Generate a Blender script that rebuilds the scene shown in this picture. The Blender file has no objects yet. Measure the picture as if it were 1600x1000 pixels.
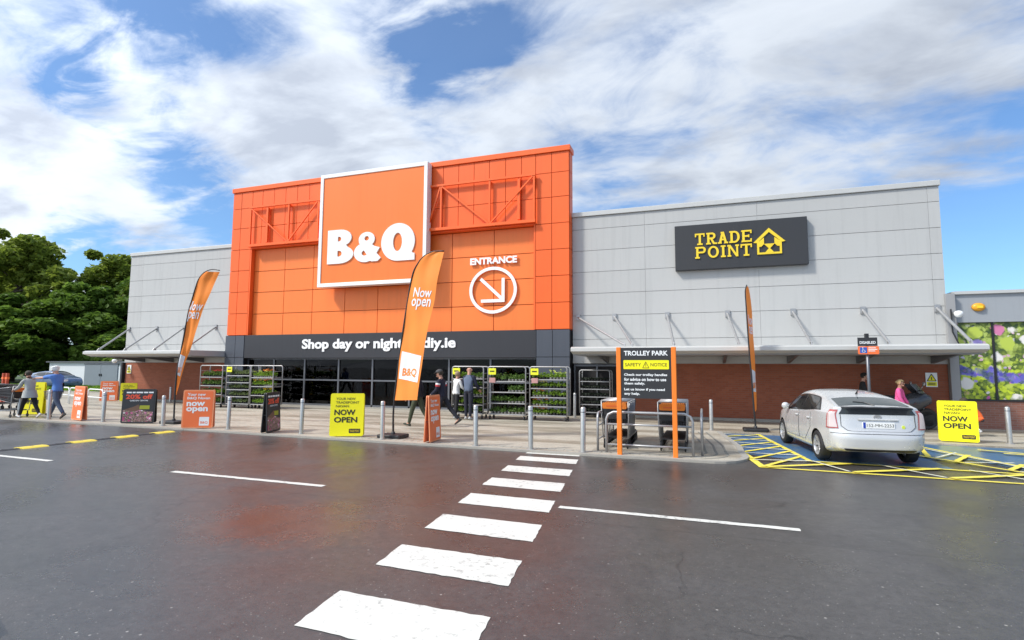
import bpy, bmesh, math, random
import numpy as np
from mathutils import Vector, Matrix
R = math.radians
random.seed(7)
scene = bpy.context.scene
COL = scene.collection

# ---------------------------------------------------------------- camera
cam_data = bpy.data.cameras.new('camera')
cam = bpy.data.objects.new('camera', cam_data)
COL.objects.link(cam)
cam_data.sensor_fit = 'HORIZONTAL'
cam_data.sensor_width = 36.0
cam_data.lens = 36.0 * 850.0 / 1600.0
cam_data.clip_start = 0.05
cam_data.clip_end = 3000.0
_p, _r, _y = R(5.09), R(-0.31), R(19.34)
f0 = Vector((-math.sin(_y), math.cos(_y), 0)); r0 = Vector((math.cos(_y), math.sin(_y), 0)); u0 = Vector((0, 0, 1))
fw = f0 * math.cos(_p) + u0 * math.sin(_p); up = -f0 * math.sin(_p) + u0 * math.cos(_p)
rt = r0 * math.cos(_r) - up * math.sin(_r); up2 = r0 * math.sin(_r) + up * math.cos(_r)
m = Matrix((rt, up2, -fw)).transposed().to_4x4()
m.translation = Vector((0, 0, 1.7))
cam.matrix_world = m
scene.camera = cam

# ---------------------------------------------------------------- exposure, sun, sky
scene.view_settings.view_transform = 'Standard'
scene.view_settings.look = 'None'
scene.view_settings.gamma = 1.0
scene.view_settings.exposure = 0.78
scene.cycles.max_bounces = 8
scene.cycles.transparent_max_bounces = 12
scene.cycles.use_denoising = True

SUN_DIR = Vector((-0.60, -0.50, 0.78)).normalized()          # from the scene towards the sun
sd = bpy.data.lights.new('sun', 'SUN'); sd.energy = 2.25; sd.angle = R(7.0); sd.color = (1.0, 0.955, 0.88)
sun = bpy.data.objects.new('sun', sd); COL.objects.link(sun)
sun.rotation_euler = SUN_DIR.to_track_quat('Z', 'Y').to_euler()
sun.location = (-20, -20, 40)

def build_world():
    w = bpy.data.worlds.new('World'); scene.world = w; w.use_nodes = True
    nt = w.node_tree; nt.nodes.clear(); N = nt.nodes; L = nt.links
    def nd(t, **k):
        n = N.new(t)
        for a, b in k.items(): setattr(n, a, b)
        return n
    def math_(op, a, b=None, clamp=False):
        n = nd('ShaderNodeMath', operation=op); n.use_clamp = clamp
        for i, v in enumerate((a, b)):
            if v is None: continue
            if isinstance(v, (int, float)): n.inputs[i].default_value = v
            else: L.new(v, n.inputs[i])
        return n.outputs[0]
    sky = nd('ShaderNodeTexSky', sky_type='NISHITA'); sky.sun_disc = False
    sky.sun_elevation = math.asin(SUN_DIR.z)
    sky.sun_rotation = math.atan2(SUN_DIR.x, SUN_DIR.y)
    sky.air_density = 1.0; sky.dust_density = 0.6; sky.ozone_density = 2.2
    tc = nd('ShaderNodeTexCoord')
    sep = nd('ShaderNodeSeparateXYZ'); L.new(tc.outputs['Generated'], sep.inputs[0])
    z = math_('ADD', math_('MAXIMUM', sep.outputs[2], 0.0), 0.16)
    cx = math_('DIVIDE', sep.outputs[0], z); cy = math_('DIVIDE', sep.outputs[1], z)
    comb = nd('ShaderNodeCombineXYZ'); L.new(cx, comb.inputs[0]); L.new(cy, comb.inputs[1])
    def noise(scale, detail, rough, dist, off, stretch=(1, 1, 1)):
        mp = nd('ShaderNodeMapping'); mp.inputs['Location'].default_value = off; mp.inputs['Scale'].default_value = stretch
        mp.inputs['Rotation'].default_value = (0, 0, R(24))
        L.new(comb.outputs[0], mp.inputs[0])
        n = nd('ShaderNodeTexNoise'); n.inputs['Scale'].default_value = scale; n.inputs['Detail'].default_value = detail
        n.inputs['Roughness'].default_value = rough; n.inputs['Distortion'].default_value = dist
        L.new(mp.outputs[0], n.inputs['Vector']); return n.outputs['Fac']
    n1 = noise(1.05, 8, 0.54, 0.25, (3.1, 1.7, 0.4), (1.0, 1.35, 1))
    n2 = noise(3.0, 7, 0.60, 0.5, (8.2, 4.1, 2.0), (1.0, 1.25, 1))
    n4 = noise(4.2, 6, 0.6, 0.6, (2.7, 6.3, 1.0), (1.0, 1.6, 1))
    cov = math_('ADD', math_('MULTIPLY', n1, 0.62), math_('MULTIPLY', n2, 0.38))
    # broad gaps and banks: (direction, sharpness, weight)
    for d, k, wgt in CLOUD_BANKS:
        vm = nd('ShaderNodeVectorMath', operation='DOT_PRODUCT'); L.new(tc.outputs['Generated'], vm.inputs[0])
        vm.inputs[1].default_value = Vector(d).normalized()
        e = math_('POWER', 2.718, math_('MULTIPLY', math_('SUBTRACT', vm.outputs['Value'], 1.0), k))
        e = math_('MULTIPLY', e, math_('ADD', math_('MULTIPLY', n4, 3.4), -0.75)) if wgt < 0 and k > 200 else e     # gaps torn into streaks
        cov = math_('ADD', cov, math_('MULTIPLY', e, wgt))
    rp = nd('ShaderNodeValToRGB'); L.new(cov, rp.inputs[0])
    cr = rp.color_ramp; cr.elements[0].position = 0.40; cr.elements[1].position = 0.59
    cr.elements[0].color = (0.07, 0.07, 0.07, 1); cr.elements[1].color = (1, 1, 1, 1); cr.interpolation = 'EASE'
    # cloud brightness: thick parts greyer
    n3 = noise(2.1, 6, 0.55, 0.3, (1.2, 9.4, 5.0), (1.0, 1.6, 1))
    sh = nd('ShaderNodeValToRGB'); L.new(math_('ADD', math_('MULTIPLY', n3, 0.6), math_('MULTIPLY', cov, 0.4)), sh.inputs[0])
    e = sh.color_ramp; e.elements[0].position = 0.36; e.elements[0].color = (4.45, 4.8, 5.3, 1)
    e.elements[1].position = 0.62; e.elements[1].color = (2.6, 2.9, 3.45, 1)
    m_ = e.elements.new(0.5); m_.color = (3.95, 4.3, 4.8, 1)
    skyb = nd('ShaderNodeMix', data_type='RGBA', blend_type='MULTIPLY'); skyb.inputs['Factor'].default_value = 1
    L.new(sky.outputs[0], skyb.inputs['A']); skyb.inputs['B'].default_value = (0.48, 0.70, 0.89, 1)
    mix = nd('ShaderNodeMix', data_type='RGBA'); L.new(rp.outputs[0], mix.inputs['Factor'])
    L.new(skyb.outputs['Result'], mix.inputs['A']); L.new(sh.outputs[0], mix.inputs['B'])
    # clouds round the unseen sun boosted, added to lift the ambient light
    vm = nd('ShaderNodeVectorMath', operation='DOT_PRODUCT'); L.new(tc.outputs['Generated'], vm.inputs[0]); vm.inputs[1].default_value = SUN_DIR
    glow = math_('ADD', math_('MULTIPLY', math_('POWER', 2.718, math_('MULTIPLY', math_('SUBTRACT', vm.outputs['Value'], 1.0), 2.6)), 1.7), 0.84)
    gl = nd('ShaderNodeVectorMath', operation='SCALE'); L.new(sh.outputs[0], gl.inputs[0]); L.new(glow, gl.inputs['Scale']); L.new(gl.outputs[0], mix.inputs['B'])
    bg = nd('ShaderNodeBackground'); bg.inputs['Strength'].default_value = 0.12
    L.new(mix.outputs['Result'], bg.inputs[0])
    out = nd('ShaderNodeOutputWorld'); L.new(bg.outputs[0], out.inputs[0])
CLOUD_BANKS = [
    ((-0.71, 0.52, 0.48), 330, -0.20), ((-0.80, 0.47, 0.38), 520, -0.20), ((-0.75, 0.58, 0.33), 420, -0.11),
    ((-0.42, 0.75, 0.51), 260, -0.20), ((-0.32, 0.79, 0.53), 420, -0.15), ((-0.60, 0.62, 0.50), 500, -0.07), ((-0.84, 0.51, 0.16), 420, -0.15),
    ((-0.72, 0.65, 0.25), 300, -0.12), ((-0.15, 0.94, 0.31), 400, -0.07), ((0.37, 0.91, 0.13), 90, -0.22), ((0.55, 0.83, 0.10), 60, -0.20),
    ((-0.86, 0.45, 0.23), 160, 0.15), ((0.19, 0.90, 0.38), 14, 0.07), ((-0.5, -0.4, 0.8), 3, 0.08), ((-0.72, 0.55, 0.42), 22, 0.075)]
build_world()

# ---------------------------------------------------------------- materials
MATS = {}
def pm(name, col, rough=0.5, metal=0.0, var=0.10, vscale=3.0, bump=0.0, bscale=60.0, spec=0.5, coat=0.0, rvar=0.08, emit=None):
    """procedural paint / plastic / metal: noise in colour, gloss and relief"""
    if name in MATS: return MATS[name]
    m = bpy.data.materials.new(name); m.use_nodes = True
    nt = m.node_tree; N = nt.nodes; L = nt.links
    b = N['Principled BSDF']
    tc = N.new('ShaderNodeTexCoord')
    n = N.new('ShaderNodeTexNoise'); n.inputs['Scale'].default_value = vscale; n.inputs['Detail'].default_value = 6; n.inputs['Roughness'].default_value = .6
    L.new(tc.outputs['Object'], n.inputs['Vector'])
    mx = N.new('ShaderNodeMix'); mx.data_type = 'RGBA'
    c = np.array(col[:3])
    mx.inputs['A'].default_value = (*np.clip(c * (1 - var), 0, 1), 1); mx.inputs['B'].default_value = (*np.clip(c * (1 + var), 0, 1), 1)
    L.new(n.outputs['Fac'], mx.inputs['Factor']); L.new(mx.outputs['Result'], b.inputs['Base Color'])
    mr = N.new('ShaderNodeMapRange'); mr.inputs['From Min'].default_value = .3; mr.inputs['From Max'].default_value = .7
    mr.inputs['To Min'].default_value = max(0.02, rough - rvar); mr.inputs['To Max'].default_value = min(1, rough + rvar)
    L.new(n.outputs['Fac'], mr.inputs['Value']); L.new(mr.outputs[0], b.inputs['Roughness'])
    b.inputs['Metallic'].default_value = metal
    b.inputs['Specular IOR Level'].default_value = spec
    b.inputs['Coat Weight'].default_value = coat; b.inputs['Coat Roughness'].default_value = .06
    if bump:
        n2 = N.new('ShaderNodeTexNoise'); n2.inputs['Scale'].default_value = bscale; n2.inputs['Detail'].default_value = 4
        L.new(tc.outputs['Object'], n2.inputs['Vector'])
        bp = N.new('ShaderNodeBump'); bp.inputs['Strength'].default_value = bump; bp.inputs['Distance'].default_value = .02
        L.new(n2.outputs['Fac'], bp.inputs['Height']); L.new(bp.outputs[0], b.inputs['Normal'])
    MATS[name] = m
    return m

def graph(name):
    m = bpy.data.materials.new(name); m.use_nodes = True; MATS[name] = m
    nt = m.node_tree; return m, nt.nodes, nt.links, nt.nodes['Principled BSDF']
def tex_noise(N, L, vec, scale, detail=5, rough=.55, dist=0):
    n = N.new('ShaderNodeTexNoise'); n.inputs['Scale'].default_value = scale; n.inputs['Detail'].default_value = detail
    n.inputs['Roughness'].default_value = rough; n.inputs['Distortion'].default_value = dist
    if vec is not None: L.new(vec, n.inputs['Vector'])
    return n.outputs['Fac']
def ramp(N, L, fac, stops, interp='LINEAR'):
    r = N.new('ShaderNodeValToRGB'); r.color_ramp.interpolation = interp
    el = r.color_ramp.elements
    while len(el) < len(stops): el.new(0.5)
    for e, (p, c) in zip(el, stops):
        e.position = p; e.color = (*c, 1) if isinstance(c, (tuple, list)) else (c, c, c, 1)
    L.new(fac, r.inputs[0]); return r.outputs[0]
def mixc(N, L, fac, a, b, mode='MIX'):
    m = N.new('ShaderNodeMix'); m.data_type = 'RGBA'; m.blend_type = mode
    for s, v in (('Factor', fac), ('A', a), ('B', b)):
        if isinstance(v, (int, float)): m.inputs[s].default_value = v
        elif isinstance(v, (tuple, list)): m.inputs[s].default_value = (*v, 1)
        else: L.new(v, m.inputs[s])
    return m.outputs['Result']
def mathn(N, L, op, a, b=0.0, clamp=False):
    n = N.new('ShaderNodeMath'); n.operation = op; n.use_clamp = clamp
    for i, v in enumerate((a, b)):
        if isinstance(v, (int, float)): n.inputs[i].default_value = v
        else: L.new(v, n.inputs[i])
    return n.outputs[0]
def mapping(N, L, scale=(1, 1, 1), loc=(0, 0, 0), rot=(0, 0, 0), coord='Object'):
    tc = N.new('ShaderNodeTexCoord'); mp = N.new('ShaderNodeMapping')
    mp.inputs['Scale'].default_value = scale; mp.inputs['Location'].default_value = loc; mp.inputs['Rotation'].default_value = rot
    L.new(tc.outputs[coord], mp.inputs[0]); return mp.outputs[0]
def bump(N, L, b, h, strength=.3, dist=.01, prev=None):
    bp = N.new('ShaderNodeBump'); bp.inputs['Strength'].default_value = strength; bp.inputs['Distance'].default_value = dist
    L.new(h, bp.inputs['Height'])
    if prev is not None: L.new(prev, bp.inputs['Normal'])
    L.new(bp.outputs[0], b.inputs['Normal']); return bp.outputs[0]

def mat_asphalt():
    m, N, L, b = graph('wet_asphalt')
    v = mapping(N, L)
    fine = tex_noise(N, L, v, 60, 4, .75); grain = tex_noise(N, L, v, 17, 5, .75); mid = tex_noise(N, L, v, 5, 6, .6); big = tex_noise(N, L, v, .50, 5, .58, .5)
    def chips(scale, r0, r1, keep):
        vo = N.new('ShaderNodeTexVoronoi'); vo.inputs['Scale'].default_value = scale; L.new(v, vo.inputs['Vector'])
        return mathn(N, L, 'MULTIPLY', ramp(N, L, vo.outputs['Distance'], [(r0, 1.0), (r1, 0.0)]), ramp(N, L, vo.outputs['Color'], [(keep, 0.0), (keep + .03, 1.0)])), vo.outputs['Distance']
    c1, d1 = chips(48, .16, .26, .80); c2, d2 = chips(17, .12, .20, .86); c3, d3 = chips(7, .05, .085, .86)
    col = mixc(N, L, fine, (.015, .0135, .013), (.096, .086, .079))
    col = mixc(N, L, ramp(N, L, grain, [(.40, 0.0), (.72, .8)]), col, (.098, .090, .085))
    col = mixc(N, L, ramp(N, L, grain, [(.26, .8), (.42, 0.0)]), col, (.012, .011, .011))
    col = mixc(N, L, ramp(N, L, mid, [(.38, 0.0), (.75, .5)]), col, (.032, .029, .027))
    wet = ramp(N, L, big, [(.40, 0.0), (.62, .55)])
    col = mixc(N, L, wet, col, mixc(N, L, 1.0, col, (.66, .64, .63), 'MULTIPLY'))
    for c in (c1, c2, c3): col = mixc(N, L, c, col, (.32, .30, .27))
    st = tex_noise(N, L, mapping(N, L, (.9, .55, 1), (4, 2, 0)), 1.0, 7, .66, .8)
    col = mixc(N, L, ramp(N, L, st, [(.52, 0.0), (.70, .55)]), col, mixc(N, L, 1.0, col, (.48, .45, .43), 'MULTIPLY'))
    # fine cracks and a laying seam along the road
    vc = N.new('ShaderNodeTexVoronoi'); vc.feature = 'DISTANCE_TO_EDGE'; vc.inputs['Scale'].default_value = .42
    vd0 = N.new('ShaderNodeVectorMath'); vd0.operation = 'ADD'; nz = N.new('ShaderNodeTexNoise'); nz.inputs['Scale'].default_value = 2.2; nz.inputs['Detail'].default_value = 6; L.new(v, nz.inputs['Vector'])
    sc_ = N.new('ShaderNodeVectorMath'); sc_.operation = 'SCALE'; sc_.inputs['Scale'].default_value = .55; L.new(nz.outputs['Color'], sc_.inputs[0]); L.new(v, vd0.inputs[0]); L.new(sc_.outputs[0], vd0.inputs[1]); L.new(vd0.outputs[0], vc.inputs['Vector'])
    crack = mathn(N, L, 'MULTIPLY', ramp(N, L, vc.outputs['Distance'], [(.002, 1.0), (.006, 0.0)]), ramp(N, L, tex_noise(N, L, v, .35, 3), [(.50, 0.0), (.58, .8)]))
    spy = N.new('ShaderNodeSeparateXYZ'); L.new(v, spy.inputs[0])
    seam = ramp(N, L, mathn(N, L, 'ABSOLUTE', mathn(N, L, 'ADD', mathn(N, L, 'SUBTRACT', spy.outputs[1], 6.15), mathn(N, L, 'MULTIPLY', mathn(N, L, 'SUBTRACT', mid, .5), .10))), [(.006, .75), (.022, 0.0)])
    col = mixc(N, L, mathn(N, L, 'MAXIMUM', crack, mathn(N, L, 'MULTIPLY', seam, ramp(N, L, grain, [(.35, .2), (.6, 1.0)]))), col, (.010, .009, .009))
    L.new(col, b.inputs['Base Color'])
    # a wetter patch left by a puddle before the entrance
    vd = N.new('ShaderNodeVectorMath'); vd.operation = 'DISTANCE'; L.new(mapping(N, L, (.75, 1, 1)), vd.inputs[0]); vd.inputs[1].default_value = (-4.35 * .75, 5.0, 0)
    pud = mathn(N, L, 'MULTIPLY', ramp(N, L, mathn(N, L, 'ADD', vd.outputs['Value'], mathn(N, L, 'MULTIPLY', mathn(N, L, 'SUBTRACT', mid, .5), 1.3)), [(.55, 1.0), (1.25, 0.0)]), ramp(N, L, grain, [(.25, .6), (.5, 1.0)]))
    r1 = ramp(N, L, big, [(.34, .46), (.52, .31), (.70, .22)])
    r2 = mathn(N, L, 'ADD', r1, mathn(N, L, 'MULTIPLY', mathn(N, L, 'SUBTRACT', mid, .5), .10))
    r3 = mathn(N, L, 'SUBTRACT', r2, mathn(N, L, 'MULTIPLY', pud, .12))
    L.new(r3, b.inputs['Roughness']); b.inputs['Specular IOR Level'].default_value = 1.0
    h = mathn(N, L, 'ADD', mathn(N, L, 'MULTIPLY', fine, .6), mathn(N, L, 'MULTIPLY', grain, .7))
    h = mathn(N, L, 'MULTIPLY', h, mathn(N, L, 'SUBTRACT', 1.0, mathn(N, L, 'MULTIPLY', pud, .35)))
    bump(N, L, b, h, .42, .009)
    return m
def mat_pavers():
    m, N, L, b = graph('concrete_block_paving')
    v = mapping(N, L)
    br = N.new('ShaderNodeTexBrick'); L.new(v, br.inputs['Vector'])
    br.inputs['Scale'].default_value = 1.0; br.inputs['Brick Width'].default_value = .22; br.inputs['Row Height'].default_value = .11
    br.inputs['Mortar Size'].default_value = .006; br.inputs['Mortar Smooth'].default_value = .3
    br.inputs['Color1'].default_value = (.40, .355, .28, 1); br.inputs['Color2'].default_value = (.51, .46, .37, 1); br.inputs['Mortar'].default_value = (.27, .245, .20, 1)
    n = tex_noise(N, L, v, 1.3, 6, .6); fine = tex_noise(N, L, v, 40, 4, .6)
    st = tex_noise(N, L, mapping(N, L, (.22, 1.5, 1)), 1.0, 6, .6, .5)
    damp = ramp(N, L, st, [(.46, 0.0), (.60, .8)])
    col = mixc(N, L, mathn(N, L, 'MULTIPLY', n, .5), br.outputs['Color'], (.44, .405, .335))
    col = mixc(N, L, damp, col, mixc(N, L, 1.0, col, (.60, .56, .50), 'MULTIPLY'))
    col = mixc(N, L, mathn(N, L, 'MULTIPLY', fine, .25), col, (.33, .30, .25))
    L.new(col, b.inputs['Base Color'])
    L.new(ramp(N, L, damp, [(0, .75), (.75, .38)]), b.inputs['Roughness'])
    bump(N, L, b, mathn(N, L, 'ADD', br.outputs['Fac'], mathn(N, L, 'MULTIPLY', fine, -.3)), -.35, .006)
    return m
def mat_brick(name, c1, c2, mortar):
    m, N, L, b = graph(name)
    tc = N.new('ShaderNodeTexCoord'); sp = N.new('ShaderNodeSeparateXYZ'); L.new(tc.outputs['Object'], sp.inputs[0])
    cb = N.new('ShaderNodeCombineXYZ'); L.new(mathn(N, L, 'ADD', sp.outputs[0], sp.outputs[1]), cb.inputs[0]); L.new(sp.outputs[2], cb.inputs[1])
    br = N.new('ShaderNodeTexBrick'); L.new(cb.outputs[0], br.inputs['Vector'])
    br.inputs['Scale'].default_value = 1; br.inputs['Brick Width'].default_value = .20; br.inputs['Row Height'].default_value = .066
    br.inputs['Mortar Size'].default_value = .006; br.inputs['Mortar Smooth'].default_value = .2
    br.inputs['Color1'].default_value = (*c1, 1); br.inputs['Color2'].default_value = (*c2, 1); br.inputs['Mortar'].default_value = (*mortar, 1)
    n = tex_noise(N, L, tc.outputs['Object'], .8, 5, .6); f = tex_noise(N, L, tc.outputs['Object'], 45, 4, .6)
    col = mixc(N, L, ramp(N, L, n, [(.35, 0.0), (.75, .45)]), br.outputs['Color'], tuple(x * .55 for x in c1))
    col = mixc(N, L, mathn(N, L, 'MULTIPLY', f, .2), col, (.25, .12, .08))
    L.new(col, b.inputs['Base Color']); b.inputs['Roughness'].default_value = .82
    bump(N, L, b, mathn(N, L, 'SUBTRACT', mathn(N, L, 'MULTIPLY', f, .4), br.outputs['Fac']), .4, .008)
    return m
def mat_paint(name, col, wear, wearc, rough=.5, scale=14):
    m, N, L, b = graph(name)
    v = mapping(N, L)
    n = tex_noise(N, L, v, scale, 7, .68); g = tex_noise(N, L, v, 1.4, 4, .5); f = tex_noise(N, L, v, 70, 3, .6)
    w = ramp(N, L, mathn(N, L, 'ADD', mathn(N, L, 'MULTIPLY', n, .7), mathn(N, L, 'MULTIPLY', g, .3)), [(wear, 0.0), (wear + .12, 1.0)])
    c = mixc(N, L, mathn(N, L, 'MULTIPLY', g, .35), col, tuple(x * .72 for x in col))
    c = mixc(N, L, w, c, wearc); L.new(c, b.inputs['Base Color'])
    b.inputs['Roughness'].default_value = rough
    bump(N, L, b, f, .25, .005)
    return m
def mat_panel(name, col, rough=.38, var=.05):
    m, N, L, b = graph(name)
    v = mapping(N, L, (1, 1, .25))
    n = tex_noise(N, L, v, .6, 5, .6); st = tex_noise(N, L, mapping(N, L, (3.5, 3.5, .18)), 1.6, 6, .62)
    c = mixc(N, L, n, tuple(min(1, x * (1 - var)) for x in col), tuple(min(1, x * (1 + var)) for x in col))
    c = mixc(N, L, ramp(N, L, st, [(.52, 0.0), (.8, .26)]), c, tuple(x * .55 for x in col))
    ge = N.new('ShaderNodeNewGeometry'); isl = ge.outputs['Random Per Island']
    c = mixc(N, L, mathn(N, L, 'MULTIPLY', isl, .10), c, tuple(x * .55 for x in col))
    L.new(c, b.inputs['Base Color']); L.new(mathn(N, L, 'ADD', ramp(N, L, n, [(.3, rough - .06), (.7, rough + .08)]), mathn(N, L, 'MULTIPLY', isl, .08)), b.inputs['Roughness'])
    b.inputs['Specular IOR Level'].default_value = .4
    bump(N, L, b, tex_noise(N, L, mapping(N, L), .9, 2, .4), .10, .05)
    return m
def mat_leaf(name, c1, c2, c3):
    m, N, L, b = graph(name)
    tc = N.new('ShaderNodeTexCoord')
    n = tex_noise(N, L, tc.outputs['Object'], .9, 3, .5); f = tex_noise(N, L, tc.outputs['Object'], 9, 3, .6)
    c = ramp(N, L, mathn(N, L, 'ADD', mathn(N, L, 'MULTIPLY', n, .6), mathn(N, L, 'MULTIPLY', f, .4)), [(.30, c1), (.5, c2), (.68, c3)])
    L.new(c, b.inputs['Base Color']); b.inputs['Roughness'].default_value = .55; b.inputs['Specular IOR Level'].default_value = .3
    tr = N.new('ShaderNodeBsdfTranslucent'); L.new(c, tr.inputs[0])
    ms = N.new('ShaderNodeMixShader'); ms.inputs[0].default_value = .48
    out = N['Material Output']; L.new(b.outputs[0], ms.inputs[1]); L.new(tr.outputs[0], ms.inputs[2]); L.new(ms.outputs[0], out.inputs[0])
    return m
def mat_cloth(name, col):
    m = pm(name, col, .7, var=.04, vscale=2.2); N = m.node_tree.nodes; L = m.node_tree.links; b = N['Principled BSDF']
    tr = N.new('ShaderNodeBsdfTranslucent'); tr.inputs[0].default_value = (*col, 1); ms = N.new('ShaderNodeMixShader'); ms.inputs[0].default_value = .10
    L.new(b.outputs[0], ms.inputs[1]); L.new(tr.outputs[0], ms.inputs[2]); L.new(ms.outputs[0], N['Material Output'].inputs[0]); return m
def mat_glass(name, tint, refl_rough=.02, ior=1.45):
    m, N, L, b = graph(name)
    t = N.new('ShaderNodeBsdfTransparent'); t.inputs[0].default_value = (*tint, 1)
    g = N.new('ShaderNodeBsdfGlossy'); g.inputs['Roughness'].default_value = refl_rough
    fr = N.new('ShaderNodeFresnel'); fr.inputs[0].default_value = ior
    bp = N.new('ShaderNodeBump'); bp.inputs['Strength'].default_value = .05; bp.inputs['Distance'].default_value = .03
    L.new(tex_noise(N, L, mapping(N, L), 1.2, 2), bp.inputs['Height']); L.new(bp.outputs[0], g.inputs['Normal'])
    ms = N.new('ShaderNodeMixShader'); L.new(fr.outputs[0], ms.inputs[0]); L.new(t.outputs[0], ms.inputs[1]); L.new(g.outputs[0], ms.inputs[2])
    L.new(ms.outputs[0], N['Material Output'].inputs[0]); N.remove(b)
    return m
def mat_flowers(name, scale, dark, lime, palette, blue_z=None, zsel=None):
    """printed picture of a flower bed: leaf mottling with round blooms, in x and z of the panel"""
    m, N, L, b = graph(name)
    tc = N.new('ShaderNodeTexCoord'); sp = N.new('ShaderNodeSeparateXYZ'); L.new(tc.outputs['Object'], sp.inputs[0])
    cb = N.new('ShaderNodeCombineXYZ'); L.new(sp.outputs[0], cb.inputs[0]); L.new(sp.outputs[2], cb.inputs[1])
    v = cb.outputs[0]
    leaf = tex_noise(N, L, v, 3.2 * scale, 6, .7, 1.2)
    nz = N.new('ShaderNodeTexNoise'); nz.inputs['Scale'].default_value = 6 * scale; nz.inputs['Detail'].default_value = 4; L.new(v, nz.inputs['Vector'])
    s_ = N.new('ShaderNodeVectorMath'); s_.operation = 'SCALE'; s_.inputs['Scale'].default_value = .16 / scale; L.new(nz.outputs['Color'], s_.inputs[0])
    ad = N.new('ShaderNodeVectorMath'); ad.operation = 'ADD'; L.new(v, ad.inputs[0]); L.new(s_.outputs[0], ad.inputs[1]); v = ad.outputs[0]
    vo = N.new('ShaderNodeTexVoronoi'); vo.inputs['Scale'].default_value = 2.6 * scale; L.new(v, vo.inputs['Vector'])
    vs = N.new('ShaderNodeTexVoronoi'); vs.inputs['Scale'].default_value = 7.5 * scale; L.new(v, vs.inputs['Vector'])
    vl = N.new('ShaderNodeTexVoronoi'); vl.inputs['Scale'].default_value = 8.5 * scale; L.new(v, vl.inputs['Vector'])
    ls = N.new('ShaderNodeSeparateColor'); L.new(vl.outputs['Color'], ls.inputs[0])
    leaf = mathn(N, L, 'SUBTRACT', mathn(N, L, 'ADD', mathn(N, L, 'MULTIPLY', ls.outputs[0], .42), mathn(N, L, 'MULTIPLY', leaf, .72)), mathn(N, L, 'MULTIPLY', vl.outputs['Distance'], .28))
    green = ramp(N, L, leaf, [(.22, dark), (.40, tuple(a * .55 + c * .45 for a, c in zip(dark, lime))), (.58, lime)])
    hue = N.new('ShaderNodeSeparateColor'); L.new(vo.outputs['Color'], hue.inputs[0])
    hs = N.new('ShaderNodeSeparateColor'); L.new(vs.outputs['Color'], hs.inputs[0])
    pal = ramp(N, L, hue.outputs[0], [(i / len(palette), c) for i, c in enumerate(palette)], 'CONSTANT')
    pal2 = ramp(N, L, hs.outputs[1], [(i / len(palette), c) for i, c in enumerate(palette[::-1])], 'CONSTANT')
    big = mathn(N, L, 'MULTIPLY', ramp(N, L, vo.outputs['Distance'], [(.42, 1.0), (.52, 0.0)]), ramp(N, L, hue.outputs[1], [(.46, 0.0), (.48, 1.0)]))
    small = mathn(N, L, 'MULTIPLY', ramp(N, L, vs.outputs['Distance'], [(.30, 1.0), (.42, 0.0)]), ramp(N, L, hs.outputs[0], [(.62, 0.0), (.64, 1.0)]))
    c = mixc(N, L, small, green, pal2); c = mixc(N, L, big, c, pal)
    if blue_z is not None:
        z0, z1, slope = blue_z
        zz = mathn(N, L, 'ADD', mathn(N, L, 'ADD', sp.outputs[2], mathn(N, L, 'MULTIPLY', sp.outputs[0], slope)), mathn(N, L, 'MULTIPLY', mathn(N, L, 'SUBTRACT', tex_noise(N, L, v, 1.6, 4), .5), .9))
        band = mathn(N, L, 'MULTIPLY', ramp(N, L, mathn(N, L, 'SUBTRACT', zz, z0), [(0, 0.0), (.06, 1.0)]), ramp(N, L, mathn(N, L, 'SUBTRACT', z1, zz), [(0, 0.0), (.06, 1.0)]))
        c = mixc(N, L, mathn(N, L, 'MULTIPLY', band, ramp(N, L, leaf, [(.3, .4), (.5, .95)])), c, mixc(N, L, hs.outputs[2], (.035, .03, .33), (.16, .13, .62)))
        top = ramp(N, L, mathn(N, L, 'SUBTRACT', zz, z1), [(0, 0.0), (.25, .55)])
        dk = mixc(N, L, ramp(N, L, leaf, [(.42, 0.0), (.62, 1.0)]), (.04, .07, .03), (.30, .38, .18))
        dk = mixc(N, L, small, dk, (.6, .58, .55)); dk = mixc(N, L, big, dk, pal)
        c = mixc(N, L, top, c, dk)
    L.new(c, b.inputs['Base Color']); b.inputs['Roughness'].default_value = .4
    return m
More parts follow.
